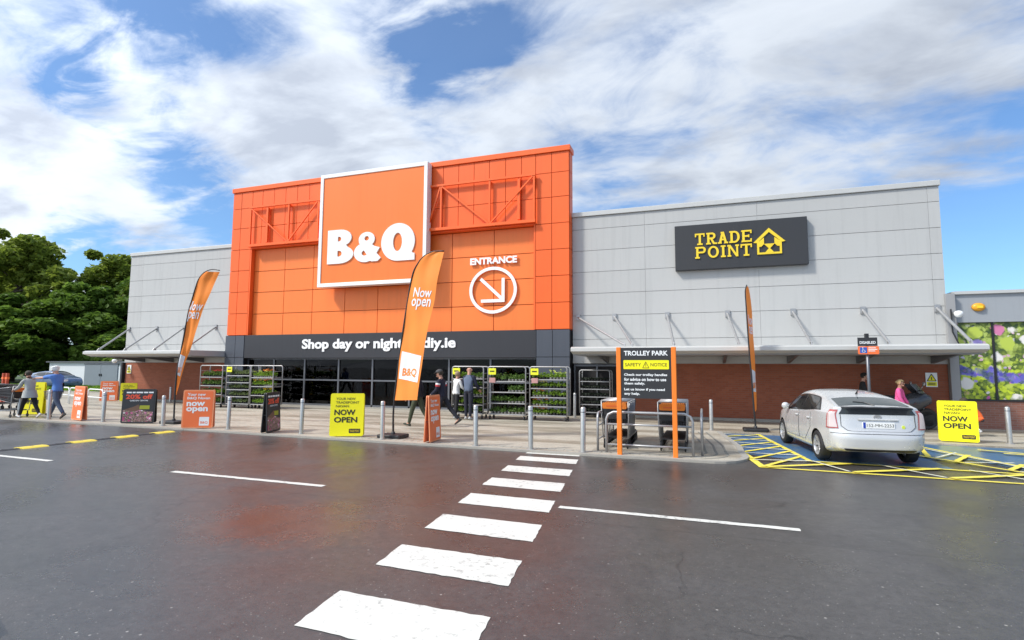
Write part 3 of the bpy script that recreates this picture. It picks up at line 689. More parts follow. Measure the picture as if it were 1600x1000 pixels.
# shopfront: dark panes in an aluminium frame, a real room behind
gx = [-19.36, -17.9, -16.24, -14.49, -12.83, -11.1, -9.36, -7.62, -5.75]
for x in gx: mb = MB(); mb.box((x - .035, OY + .27, .17), (x + .035, OY + .37, 2.099)); mb.build('mullion', M_alu, blk)
fr = None
for i in range(8):
    for z, h in ((.10, .07), (1.14, .06), (2.04, .058)): mb = MB(); mb.box((gx[i] + .036, OY + .275, z), (gx[i + 1] - .036, OY + .365, z + h)); mb.build('transom', M_alu, blk)
mb = MB(); mb.box((-19.36, OY + .16, .03), (-5.75, OY + .40, .098)); mb.build('sill', M_kerb, blk)
GL = mat_glass('dark_tinted_glass', (.40, .40, .42), .015, 1.28)
for i in range(8):
    for z0, z1 in ((.17, 1.139), (1.201, 2.039)):
        mb = MB(); mb.box((gx[i] + .034, OY + .315, z0), (gx[i + 1] - .034, OY + .325, z1)); mb.build('pane', GL, blk)
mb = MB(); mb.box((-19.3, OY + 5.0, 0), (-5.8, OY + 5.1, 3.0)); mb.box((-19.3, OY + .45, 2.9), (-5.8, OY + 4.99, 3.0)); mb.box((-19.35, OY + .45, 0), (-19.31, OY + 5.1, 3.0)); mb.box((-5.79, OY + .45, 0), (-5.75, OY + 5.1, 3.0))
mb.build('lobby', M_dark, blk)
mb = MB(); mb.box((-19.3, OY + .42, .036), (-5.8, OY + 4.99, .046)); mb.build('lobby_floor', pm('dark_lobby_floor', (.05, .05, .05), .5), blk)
mb = MB(); mb.box((-13.75, OY + .55, .1), (-12.9, OY + .62, 1.05)); tag(mb.build('grey_blue_panel', pm('grey_blue_board', (.11, .14, .18), .5), None), 'grey blue panel standing behind the shopfront glass', 'board')  # plain grey blue slab just inside the glass
mb = MB(); mb.box((-12.2, OY + .7, .04), (-11.5, OY + 1.3, .85)); mb.box((-12.25, OY + .65, .85), (-11.45, OY + 1.35, .9)); tag(mb.build('display_table', pm('red_brown_display', (.16, .05, .025), .6), None), 'red brown display table behind the shopfront glass beside the flag', 'table')

# ---------------------------------------------------------------- signs on the store
M_let = pm('white_lettering', (.88, .88, .87), .4, var=.02)
s = root('logo_sign', 'huge square orange sign with white B&Q letters and white border on entrance block', 'sign', (-12.65, 18.8, 5.1), absolute=True)
SX0, SX1, SZ0, SZ1, SY = -15.15, -10.10, 5.05, 9.82, 18.60
mb = MB(); mb.box((SX0, SY, SZ0), (SX1, SY + .30, SZ1)); mb.build('panel', M_sign_orange, s)
mb = MB(); t = .13
mb.box((SX0 - .02, SY - .035, SZ0 - .02), (SX1 + .02, SY + .32, SZ0 + t)); mb.box((SX0 - .02, SY - .035, SZ1 - t), (SX1 + .02, SY + .32, SZ1 + .02))
mb.box((SX0 - .02, SY - .035, SZ0 + t + .001), (SX0 + t, SY + .32, SZ1 - t - .001)); mb.box((SX1 - t, SY - .035, SZ0 + t + .001), (SX1 + .02, SY + .32, SZ1 - t - .001))
mb.build('border', M_white, s, bevel=.01)
mb = MB(); yy = SY - .004
for x in (-14.4, -10.9):
    for z in (6.2, 8.6): mb = MB(); mb.box((x, SY + .30, z), (x + .12, OY + .0, z + .15)); mb.build('bracket', M_orange_panel, s)
def logo_letters(mb, x0, z0, w, h, y, d):
    """heavy B, ampersand and Q"""
    U = lambda u: x0 + u * w; V = lambda v: z0 + v * h
    def T(pts): return [(U(a), V(b)) for a, b in pts]
    B = [(.0, .03), (.0, .97), (.13, .97)] + arc(.150, .735, .135, 90, -58, 8, .235) + arc(.150, .275, .160, 54, -90, 9, .245) + [(.13, .03)]
    put_holed(mb, T(B), [T([(.122, .64), (.122, .775), (.136, .775)] + arc(.138, .708, .026, 88, -88, 6, .066)), T([(.122, .225), (.122, .385), (.14, .385)] + arc(.142, .305, .032, 88, -88, 6, .080))], y, d)
    Qo = arc(.815, .50, .185, -34, 268, 32, .50) + [(1.0, .0), (1.0, .175), (.978, .185)]
    put_holed(mb, T(Qo), [T(arc(.812, .50, .050, 0, 350, 20, .245))], y, d)
    put_holed(mb, T(arc(.462, .640, .092, 0, 350, 28, .200)), [T(arc(.462, .665, .026, 0, 340, 14, .062))], y, d - .001)
    put_holed(mb, T(arc(.447, .285, .128, 0, 350, 30, .265)), [T(arc(.442, .270, .034, 0, 340, 14, .072))], y, d + .001)
    def poly(pts, dd): mb.prism(T(pts), lambda u, v: (u, y - dd, v), lambda u, v: (u, y, v))
    poly([(.372, .565), (.452, .600), (.628, .115), (.592, .03), (.520, .03)], d + .0022)
    poly([(.470, .07), (.525, .035), (.615, .395), (.556, .44)], d + .0034)
    put_holed(mb, T(arc(.442, .270, .034, 0, 340, 14, .072)), [], y, -.02) if False else None
mb = MB(); logo_letters(mb, -14.70, 5.93, 4.12, 1.52, SY - .002, .045); mb.build('lettering', M_white, s)
s = root('trade_sign', 'charcoal sign board reading TRADE POINT in yellow with a house emblem', 'sign', (1.21, 19.3, 5.06), absolute=True)
mb = MB(); mb.box((-.823, 19.20, 5.06), (3.246, 19.395, 6.61)); mb.build('panel', M_sign_dark, s, bevel=.015)
def slab_text(mb, word, x0, z0, w, h, y, d):
    """slab-serif capitals drawn with bars and rings; every stroke a hair apart in depth"""
    k = [0]; n = len(word); widths = {'I': .55}; tot = sum(widths.get(c, 1) for c in word); cw = w / tot; st = .18 * h; sf = .13 * h
    def rect(a, b, c, e):
        k[0] += 1; mb.box((a, y - d - k[0] * .0006, b), (c, y, e))
    def seg(a, b, c, e, t=st):
        k[0] += 1; mb.bar((a, y - d / 2 - k[0] * .0006, b), (c, y - d / 2 - k[0] * .0006, e), d, t, upv=(0, 1, 0)) if False else mb.prism(
            [(a - t / 2, b), (a + t / 2, b), (c + t / 2, e), (c - t / 2, e)], lambda u, v: (u, y - d - k[0] * .0006, v), lambda u, v: (u, y, v))
    x = x0
    for c in word:
        wd = widths.get(c, 1) * cw; g = wd * .07; a, b = x + g, x + wd - g; z1 = z0 + h; mid = (a + b) / 2; zm = z0 + h * .5
        def foot(cx, z, half=None): half = half or st * 1.05; rect(cx - half, z, cx + half, z + sf)
        if c == 'T': rect(mid - st / 2, z0, mid + st / 2, z1); rect(a, z1 - sf, b, z1); foot(mid, z0, st * 1.2); rect(a, z1 - h * .30, a + sf * .8, z1); rect(b - sf * .8, z1 - h * .30, b, z1)
        if c == 'I': rect(mid - st / 2, z0, mid + st / 2, z1); foot(mid, z0); foot(mid, z1 - sf)
        if c in 'RPD':
            sx = a + st * .9; rect(sx - st / 2, z0, sx + st / 2, z1); foot(sx, z0); rect(a, z1 - sf, sx, z1)
            if c == 'D': zc, ry, q = zm, h / 2, b
            else: zc, ry, q = z1 - h * .28, h * .28, b - st * (.3 if c == 'R' else .1)
            ox = q - ry * .95 if c != 'D' else q - ry * .8; out = arc(ox, zc, q - ox, -90, 90, 12, ry); inn = arc(ox, zc, (q - ox) - st, 90, -90, 12, ry - sf * 1.1)
            k[0] += 1; mb.prism([(sx, zc - ry)] + out + [(sx, zc + ry), (sx, zc + ry - sf * 1.1)] + inn + [(sx, zc - ry + sf * 1.1)], lambda u, v: (u, y - d - k[0] * .0006, v), lambda u, v: (u, y, v))
            if c == 'R': seg(b - st * .9, z0, mid, zm - sf * .3); foot(b - st * .5, z0, st * .8)
        if c == 'A': seg(a + st * .8, z0, mid, z1); seg(b - st * .8, z0, mid, z1); rect(a + wd * .26, z0 + h * .28, b - wd * .26, z0 + h * .28 + sf); foot(a + st * .8, z0, st * .85); foot(b - st * .8, z0, st * .85); rect(mid - st * .9, z1 - sf, mid + st * .5, z1)
        if c == 'E':
            sx = a + st * .9; rect(sx - st / 2, z0, sx + st / 2, z1); rect(a, z0, b, z0 + sf); rect(a, z1 - sf, b, z1); rect(sx, zm - sf / 2, b - st, zm + sf / 2)
            rect(b - sf * .8, z0, b, z0 + h * .28); rect(b - sf * .8, z1 - h * .28, b, z1); rect(b - st - sf * .6, zm - h * .12, b - st, zm + h * .12)
        if c == 'N':
            rect(a + st * .3, z0, a + st * 1.1, z1); rect(b - st * 1.1, z0, b - st * .3, z1); seg(b - st * .75, z0, a + st * .75, z1); foot(a + st * .7, z0, st * .8); rect(a - st * .1, z1 - sf, a + st, z1); foot(b - st * .7, z1 - sf, st * .8)
        if c == 'O':
            k[0] += 1; v, f = holed(arc(mid, zm, (b - a) / 2, 0, 350, 28, h / 2), [arc(mid, zm, (b - a) / 2 - st, 0, 350, 28, h / 2 - sf * 1.1)], lambda u, v: (u, y - d - k[0] * .0006, v), lambda u, v: (u, y, v)); mb.add(v, f)
        x += wd
mb = MB(); slab_text(mb, 'TRADE', -.19, 5.89, 1.817, .397, 19.196, .03); slab_text(mb, 'POINT', -.19, 5.43, 1.817, .397, 19.196, .03)
mb.build('lettering', M_gold, s)
mb = MB(); y = 19.196
def hp(pts, dd): mb.prism(pts, lambda u, v: (u, y - dd, v), lambda u, v: (u, y, v))
hx0, hx1, hc, hz = 1.665, 2.574, 2.12, 5.447
hp([(hx0 - .02, 5.845), (hc, 6.309), (hx1 + .02, 5.845), (hx1 - .08, 5.826), (hc, 6.176), (hx0 + .08, 5.826)], .030)
hp([(hx0 + .09, hz), (hx0 + .09, 5.883), (hx0 + .15, 5.883), (hx0 + .15, hz)], .031); hp([(hx1 - .15, hz), (hx1 - .15, 5.883), (hx1 - .09, 5.883), (hx1 - .09, hz)], .031)
hp([(hx0 + .10, hz), (hx0 + .10, hz + .06), (hx1 - .10, hz + .06), (hx1 - .10, hz)], .032)
hp([(hx0 + .13, 5.693), (hx0 + .13, 5.864), (hx0 + .30, 5.996), (hx0 + .30, 5.788), (hx0 + .22, 5.703)], .033); hp([(hx1 - .13, 5.693), (hx1 - .13, 5.864), (hx1 - .30, 5.996), (hx1 - .30, 5.788), (hx1 - .22, 5.703)], .033)
hp([(hc - .16, 5.788), (hc + .16, 5.788), (hc + .02, 5.637), (hc - .02, 5.637)], .034); hp([(hc - .02, 5.637), (hc + .02, 5.637), (hc + .15, hz + .03), (hc - .15, hz + .03)], .035)
mb.build('emblem', M_gold, s)
s = root('entrance_sign', 'white ENTRANCE lettering over a ring with a diagonal arrow', 'sign', (-7.5, 19.2, 3.8), absolute=True)
EY = OY + .17
mb = MB(); put_text(mb, 'ENTRANCE', (-8.45, 5.68, -6.53, 5.95), lambda u, v, w: (u, EY - w * .04, v), .04, .05); mb.build('lettering', M_let, s)
ring = holed(arc(-7.50, 4.67, .97, 0, 355, 60, .90), [arc(-7.50, 4.67, .85, 0, 355, 60, .78)], lambda u, v: (u, EY - .04, v), lambda u, v: (u, EY, v))
mb = MB(); mb.add(*ring); mb.build('ring', M_let, s)
mb = MB()
def st_(a, b, w, dd):
    a, b = Vector(a), Vector(b); d = (b - a).normalized(); n = Vector((-d.y, d.x)) * w / 2; mb.prism([tuple(a - n), tuple(b - n), tuple(b + n), tuple(a + n)], lambda u, v: (u, EY - dd, v), lambda u, v: (u, EY, v))
st_((-8.0, 5.12), (-7.10, 4.30), .12, .040); st_((-7.98, 4.26), (-7.03, 4.26), .12, .042); st_((-7.08, 4.20), (-7.08, 5.12), .12, .044)
mb.build('arrow', M_let, s)
s = root('web_address_lettering', 'white lettering Shop day or night at diy.ie on the charcoal fascia', 'sign', (-12.6, 19.0, 2.4), absolute=True)
mb = MB(); put_text(mb, 'Shop day or night at diy.ie', (-16.18, 2.36, -8.95, 2.90), lambda u, v, w: (u, OY + .013 - w * .03, v), .034, .05); mb.build('lettering', M_let, s)
# small fixtures
def dome_camera(x, y, z, label):
    s = root('security_camera', label, 'camera', (x, y, z), absolute=False)
    mb = MB(); mb.lathe([(.0, -.10), (.06, -.09), (.10, -.04), (.11, 0), (.11, .05), (.05, .09)], 14); mb.build('dome', M_white, s, smooth=True)
    mb = MB(); mb.box((-.04, .03, .02), (.04, .35, .08)); mb.build('bracket', M_galv, s)
dome_camera(-27.42, 18.92, 1.96, 'small white dome security camera under the far end of left canopy')
dome_camera(6.96, 18.92, 3.33, 'small white dome security camera beside the topmost canopy strut near garden centre')
def notice(x, y, z, label):
    s = root('warning_notice', label, 'notice', (x, y, z)); w, h = .29, .42
    mb = MB(); mb.box((-w / 2, -.012, -h / 2), (w / 2, .01, h / 2)); mb.build('plate', M_white, s)
    mb = MB(); mb.box((-w / 2 + .02, -.015, -h / 2 + .03), (w / 2 - .02, -.0125, -.06)); mb.prism([(-.11, -.03), (.11, -.03), (0, .17)], lambda u, v: (u, -.0155, v), lambda u, v: (u, -.0125, v)); mb.build('yellow_field', M_yellow, s)
    mb = MB()
    for a, b in (((-.11, -.03), (.11, -.03)), ((.11, -.03), (0, .17)), ((0, .17), (-.11, -.03))): mb.bar((a[0], -.018, a[1]), (b[0], -.018, b[1]), .004, .02)
    mb.box((-.012, -.02, .0), (.012, -.0165, .09)); mb.box((-.09, -.018, -.11), (.09, -.0155, -.085)); mb.box((-.09, -.018, -.155), (.09, -.0155, -.13)); mb.build('symbol', M_ink, s)
notice(6.37, 19.415, 1.43, 'white and yellow warning notice with triangle on brick wall above the motorbike')
notice(-27.05, 19.415, 1.56, 'white and yellow warning notice with triangle at the far left brick corner')

# ---------------------------------------------------------------- garden centre to the right
gc = root('garden_centre', 'low garden centre building with grey fascia and printed flower panels on a brick plinth', 'building', (14, 19.7, 0), absolute=True)
mb = MB(); mb.box((7.03, 19.45, 3.12), (24, 19.8, 3.95)); mb.build('fascia', mat_panel('mid_grey_fascia', (.33, .35, .37)), gc)
mb = MB(); mb.box((7.03, 19.38, 3.951), (24, 19.85, 4.04)); mb.build('coping', M_canopy, gc)
mb = MB(); mb.box((7.03, 19.52, 0), (24, 19.8, .83)); mb.build('plinth_wall', M_brick2, gc)
mb = MB(); mb.box((7.03, 19.85, .0), (24, 33, 3.8)); mb.build('hall', M_soffit, gc)
FL = mat_flowers('printed_flower_bed', 1.0, (.05, .10, .02), (.50, .62, .03), [(.75, .72, .68), (.62, .20, .36), (.50, .10, .35), (.72, .62, .50), (.45, .55, .08), (.35, .28, .62)], (1.98, 2.40, .08))
for x0, x1 in ((7.12, 7.93), (7.99, 9.75), (9.81, 11.64), (11.70, 13.5)):
    mb = MB(); mb.box((x0, 19.53, .886), (x1, 19.56, 3.11)); mb.build('flower_panel', FL, gc)
for x in (7.06, 7.93, 9.75, 11.64): mb = MB(); mb.box((x, 19.50, .886), (x + .055, 19.60, 3.11)); mb.build('panel_frame', M_black, gc)
mb = MB(); mb.box((7.06, 19.49, .832), (13.5, 19.60, .882)); mb.build('panel_frame', M_black, gc)
s = root('alarm_box', 'small oval orange alarm box on the grey garden centre fascia', 'alarm', (7.63, 19.44, 3.56))
mb = MB(); mb.lathe([(0, -.09), (.10, -.085), (.15, -.05), (.16, 0)], 18, axis='y'); o = mb.build('cover', pm('amber_plastic', (.80, .36, .02), .4), s, smooth=True); o.scale = (1.05, 1, .78)
mb = MB(); mb.box((-.06, -.105, -.035), (.08, -.088, .035)); mb.build('badge', M_gold, s)
# ---------------------------------------------------------------- bollards
def make_bollard():
    b = root('bollard', None, None)
    mb = MB(); mb.lathe([(.052, 0), (.052, .845), (.046, .862), (.030, .872), (0, .876)], 18); mb.build('post', M_steel, b, auto=40)
    mb = MB(); mb.lathe([(.054, .765), (.0545, .775), (.054, .785)], 18); mb.build('band', M_alu, b, smooth=True)
    mb = MB(); mb.lathe([(.085, 0), (.085, .012), (.056, .016)], 18); mb.build('collar', M_galv, b, auto=40)
    return b
BOL = [(-21.07, 11.6, .91, 'steel bollard at the kerb left of the woman in the grey cardigan'),
       (-19.36, 11.46, .93, 'steel bollard at the kerb in front of the man in the blue shirt'),
       (-17.07, 11.56, .90, 'steel bollard between the narrow orange board and the 20% off board'),
       (-14.48, 11.46, .85, 'steel bollard beside the foot of the leftmost flag'),
       (-12.05, 11.42, .87, 'steel bollard right of the wide orange now open board, before the left plant racks'),
       (-9.59, 11.35, .88, 'steel bollard left of the yellow NOW OPEN board at the kerb'),
       (-7.11, 11.16, .89, 'steel bollard at the foot of the tall centre flag'),
       (-4.68, 11.01, .87, 'steel bollard in front of the couple at the plant racks'),
       (-3.41, 10.93, .90, 'steel bollard at the left end of the zebra crossing'),
       (-2.32, 10.95, .90, 'steel bollard at the right end of the crossing by the trolley bay'),
       (0.17, 16.2, .84, 'steel bollard between the trolley bay and the edge-on flag'),
       (6.62, 15.8, .85, 'steel bollard right of the yellow board beside the parking bays'),
       (-27.9, 19.4, .74, 'small distant steel bollard near the left corner of the brick wall'),
       (-23.7, 19.05, .72, 'small steel bollard against the left brick wall behind the flag'),
       (-4.22, 18.6, .84, 'steel bollard in shade beside the dark entrance column')]
b0 = make_bollard()
for i, (x, y, h, lab) in enumerate(BOL):
    b = b0 if i == 0 else copy_tree(b0)
    b.location = (x, y, PZ); b.scale = (1, 1, h / .876); b.rotation_euler = (R(random.uniform(-.8, .8)), R(random.uniform(-.8, .8)), random.uniform(0, 6))
    tag(b, lab, 'bollard', 'steel bollards along the pavement')

# ---------------------------------------------------------------- pavement boards
def make_board(scheme):
    b = root('pavement_board', None, None)
    w, h, lean = .80, 1.0, R(3.4)
    face, rim = {'yellow': (M_yellow, M_yellow), 'orange': (M_board_orange, M_board_rim), 'dark': (M_board_dark, M_black)}[scheme]
    def F(side):
        # side -1: front (towards -y), +1: back
        return lambda u, v, d=0.0: (u * (-side), side * ((h - v) * math.sin(lean) + .02 + d), v * math.cos(lean))
    for side in (-1, 1):
        f = F(side); mb = MB()
        mb.prism(rrect(-w / 2, .02, w / 2, h, .045), lambda u, v: f(u, v, -.012), lambda u, v: f(u, v, .012))
        p = mb.build('panel', rim if scheme == 'orange' else face, b)
        if scheme != 'yellow':
            mb = MB(); mb.prism(rrect(-w / 2 + .035, .05, w / 2 - .035, h - .035, .03), lambda u, v: f(u, v, .0115), lambda u, v: f(u, v, .0145)); mb.build('poster', face, p)
        T = lambda u, v, wd=0: f(u, v, .0165)
        tx = MB()
        if scheme == 'yellow':
            put_text(tx, 'YOUR NEW', (-.27, .85, .19, .905), T, .01); put_text(tx, 'TRADEPOINT', (-.27, .765, .28, .82), T, .01); put_text(tx, 'NAVAN', (-.27, .68, .04, .735), T, .01)
            put_text(tx, 'NOW', (-.30, .50, .20, .63), T, .03); put_text(tx, 'OPEN', (-.30, .33, .25, .46), T, .03)
            tx.build('lettering', M_ink, p)
            mb = MB(); mb.prism(rrect(.06, .09, .33, .19, .02), lambda u, v: f(u, v, .0115), lambda u, v: f(u, v, .015)); lg = mb.build('badge', M_ink, p)
            mb = MB(); put_text(mb, 'TRADE POINT', (.08, .115, .31, .165), T, .0); mb.build('lettering', M_gold, lg)
        elif scheme == 'orange':
            put_text(tx, 'Your new', (-.29, .845, .17, .92), T, .02); put_text(tx, 'B&Q Navan', (-.29, .745, .29, .82), T, .02)
            put_text(tx, 'now', (-.30, .58, .17, .69), T, .035); put_text(tx, 'open', (-.30, .40, .25, .555), T, .035)
            tx.build('lettering', M_white, p)
            mb = MB(); mb.prism(rrect(.05, .08, .30, .30, .015), lambda u, v: f(u, v, .0115), lambda u, v: f(u, v, .0155)); lg = mb.build('badge', M_white, p)
            mb = MB(); put_text(mb, 'B&Q', (.08, .12, .27, .19), lambda u, v, wd=0: f(u, v, .017), .02); mb.build('lettering', M_board_orange, lg)
        else:
            put_text(tx, '20% off', (-.32, .715, .32, .85), T, .04); tx.build('lettering', M_board_red, p)
            mb = MB(); x = -.31
            for k, l in enumerate((.12, .07, .16, .10, .11)):
                mb.prism([(x, .885), (x + l, .885), (x + l, .925), (x, .925)], lambda u, v: f(u, v, .0147), lambda u, v: f(u, v, .0165)); x += l + .022
            put_text(mb, 'GARDEN CENTRE', (-.22, .65, .22, .69), T, .01); mb.build('small_print', M_white, p)
            mb = MB(); mb.prism([(-w / 2 + .04, .06), (w / 2 - .04, .06), (w / 2 - .04, .34), (.05, .40), (-.1, .5), (-w / 2 + .04, .40)], lambda u, v: f(u, v, .0147), lambda u, v: f(u, v, .0162)); mb.build('flower_picture', FLB, p)
            mb = MB(); mb.prism([(-w / 2 + .04, .40), (-.10, .50), (.0, .56), (.05, .405), (-.05, .36)], lambda u, v: f(u, v, .0147), lambda u, v: f(u, v, .0168)); mb.build('wood_picture', pm('brown_print', (.16, .085, .05), .5, var=.4, vscale=14), p)
            mb = MB(); mb.prism([(.03, .42), (.27, .42), (.27, .53), (.03, .53)], lambda u, v: f(u, v, .0147), lambda u, v: f(u, v, .0172)); mb.build('price_flash', pm('olive_flash', (.34, .36, .02), .5), p)
    mb = MB()
    for u in (-w / 2 + .02, w / 2 - .02): mb.bar((u, -.06, .45), (u, .06, .45), .015, .01)
    mb.bar((-w / 2 + .05, 0, h * math.cos(lean) - .012), (w / 2 - .05, 0, h * math.cos(lean) - .012), .05, .03)
    mb.build('hinge', M_black, b)
    return b
FLB = mat_flowers('printed_pink_flowers', 5.5, (.05, .03, .03), (.32, .22, .16), [(.55, .12, .26), (.62, .30, .42), (.40, .06, .16), (.72, .66, .64), (.60, .22, .36), (.45, .30, .2)])
BOARDS = {'yellow': make_board('yellow'), 'orange': make_board('orange'), 'dark': make_board('dark')}
used = set()
# x, y, heading, width scale, height, scheme, label
for x, y, rz, sw, h, sch, lab in [
    (-21.75, 12.35, 20, 1.0, 1.10, 'yellow', 'yellow NOW OPEN pavement board partly hidden behind the woman in the grey cardigan'),
    (-18.22, 11.62, -13, .92, 1.04, 'orange', 'orange now open pavement board turned nearly edge-on, right of the blue-shirted man'),
    (-26.95, 18.45, 34, .92, .95, 'orange', 'small distant orange now open board by the white railing'),
    (-15.66, 11.62, 30, 1.10, .99, 'dark', 'black 20% off pavement board with pink flowers facing the road'),
    (-26.05, 18.75, 38, .85, .86, 'yellow', 'small distant yellow pavement board against the left brick wall'),
    (-12.98, 11.30, 30, .98, 1.03, 'orange', 'wide orange now open pavement board beside the base of the leftmost flag'),
    (-10.54, 11.34, 107, .92, 1.01, 'dark', 'narrow-looking black 20% off board turned nearly edge-on'),
    (-8.19, 11.30, 24, 1.0, 1.03, 'yellow', 'bright yellow NOW OPEN pavement board at the kerb left of the centre flag'),
    (-5.86, 11.27, 97, .90, 1.04, 'orange', 'orange now open board turned nearly edge-on before the two walking men'),
    (5.62, 15.72, -12, .92, .95, 'yellow', 'yellow NOW OPEN pavement board on the right beyond the silver car')]:
    b = BOARDS[sch]
    if sch in used: b = copy_tree(b)
    used.add(sch)
    b.location = (x, y, PZ); b.rotation_euler = (0, 0, R(rz)); b.scale = (sw, sw, h / .99)
    tag(b, lab, 'board', 'advertising boards on the pavement')

# ---------------------------------------------------------------- feather flags
def flag(loc, left, right, pole, label, text_uv, logo_uv, wave=.016, droop=.06):
    """left/right: edge points from foot to tip (world); pole: world points of the bent pole"""
    s = root('feather_flag', label, 'flag', loc, group='orange feather flags', absolute=True)
    def smooth(pts, n):
        P = np.array(pts, float); t = np.linspace(0, len(P) - 1, n); out = []
        for a in t:
            i = min(int(a), len(P) - 2); f = a - i
            p0, p1, p2, p3 = P[max(i - 1, 0)], P[i], P[i + 1], P[min(i + 2, len(P) - 1)]
            out.append(.5 * ((2 * p1) + (-p0 + p2) * f + (2 * p0 - 5 * p1 + 4 * p2 - p3) * f * f + (-p0 + 3 * p1 - 3 * p2 + p3) * f ** 3))
        return np.array(out)
    NV, NU = 60, 14
    A, B = smooth(left, NV), smooth(right, NV)
    zam = np.maximum.accumulate(A[:, 2]) + np.arange(NV) * 1e-6; zbm = np.maximum.accumulate(B[:, 2]) + np.arange(NV) * 1e-6
    def S(u, v, d=0.0):
        t = float(np.interp(A[0][2] + (A[-1][2] - A[0][2]) * max(0, min(1, v)), zam, np.arange(NV))); i = min(int(t), NV - 2); f = t - i
        a = A[i] * (1 - f) + A[i + 1] * f
        t = float(np.interp(B[0][2] + (B[-1][2] - B[0][2]) * max(0, min(1, v)) - droop * math.sin(math.pi * max(0, min(1, v))), zbm, np.arange(NV))); i = min(int(t), NV - 2); f = t - i; b = B[i] * (1 - f) + B[i + 1] * f
        p = a + (b - a) * u; side = b - a; n = np.array([side[1], -side[0], 0]); L_ = np.linalg.norm(n)
        n = n / L_ if L_ > 1e-4 else np.array([0, -1, 0])
        wv = wave * (math.sin(7 * u + 9 * v + loc[0]) * math.sin(math.pi * min(1, u * 1.3)) + .5 * math.sin(3 * u - 17 * v))
        return tuple(p + n * (wv + d))
    mb = MB(); mb.grid([[S(u / NU, v / (NV - 1), .004) for u in range(NU + 1)] for v in range(NV)])
    cl = mb.build('sail', M_flag, s, smooth=True, fix=False)
    def put(body, box, mat, name, off):
        v, f = text_mesh(body, off, 0, 3, 1.0, .9)
        a = np.array(v); lo, hi = a.min(0), a.max(0); t = MB()
        def P(p):
            u = box[0] + (p[0] - lo[0]) / (hi[0] - lo[0]) * (box[2] - box[0]); w = box[1] + (p[1] - lo[1]) / (hi[1] - lo[1]) * (box[3] - box[1]); return u, w
        bm = bmesh.new(); vs = [bm.verts.new((*P(p), 0)) for p in v]
        for g in f:
            try: bm.faces.new([vs[i] for i in g])
            except ValueError: pass
        for e, nn in ((.03, (-1, 0, 0)), (.97, (1, 0, 0))): bmesh.ops.bisect_plane(bm, geom=bm.verts[:] + bm.edges[:] + bm.faces[:], plane_co=(e, 0, 0), plane_no=nn, clear_outer=True)
        bm.verts.index_update(); t.add([S(p.co.x, p.co.y, .012) for p in bm.verts], [tuple(p.index for p in g.verts) for g in bm.faces]); bm.free(); t.build(name, mat, cl, fix=False)
    for body, box in text_uv: put(body, box, M_flag_white, 'lettering', .015)
    (u0, v0, u1, v1) = logo_uv; mb = MB()
    mb.grid([[S(u0 + (u1 - u0) * i / 6, v0 + (v1 - v0) * j / 6 - .03 * (u0 + (u1 - u0) * i / 6), .009) for i in range(7)] for j in range(7)]); lg = mb.build('logo_patch', M_flag_white, cl, fix=False)
    t0, t1 = u0 + .16 * (u1 - u0), u1 - .12 * (u1 - u0)
    put('B&Q', (t0, v0 + .14 * (v1 - v0) - .02, t1, v0 + .48 * (v1 - v0) - .02), M_flag, 'logo_lettering', .03)
    PP = smooth(pole, 40); mb = MB(); mb.tube([tuple(p) for p in PP], [.024 - .010 * i / 39 for i in range(40)], 8); mb.build('pole', M_black, s, smooth=True)
    x, y, z = loc; mb = MB()
    mb.prism(rrect(x - .32, y - .24, x + .32, y + .24, .06), lambda u, v: (u, v, PZ), lambda u, v: (u, v, PZ + .085)); mb.build('base', M_black, s, bevel=.02)
    mb = MB(); mb.lathe([(.05, PZ + .086), (.045, PZ + .13), (.024, PZ + .15), (.024, PZ + .32)], 14, c=(x, y, 0)); mb.build('socket', M_black, s, auto=40)
    return s
# centre flag, broad side to the road
y = 11.55
flag((-7.06, y, 0), [(-7.05, y, .92), (-6.98, y, 1.6), (-6.90, y, 2.25), (-6.77, y, 3.16), (-6.63, y, 3.93), (-6.47, y, 4.24), (-6.30, y, 4.40), (-6.08, y, 4.485), (-5.86, y, 4.49)],
     [(-6.36, y - .12, .95), (-6.30, y - .1, 1.5), (-6.25, y - .08, 1.95), (-6.13, y - .06, 2.7), (-5.99, y - .05, 3.3), (-5.93, y - .04, 3.75), (-5.86, y - .03, 4.1), (-5.80, y - .02, 4.38), (-5.79, y, 4.47)],
     [(-7.06, y, PZ + .15), (-7.055, y, .9), (-6.90, y, 2.25), (-6.77, y, 3.16), (-6.63, y, 3.94), (-6.47, y, 4.25), (-6.30, y, 4.41), (-6.08, y, 4.495), (-5.79, y, 4.49)],
     'tall orange Now open feather flag in front of the entrance, broad side facing',
     [('Now', (.20, .700, .86, .765)), ('open', (.18, .615, .88, .690))], (.10, .150, .92, .335))
y = 12.0
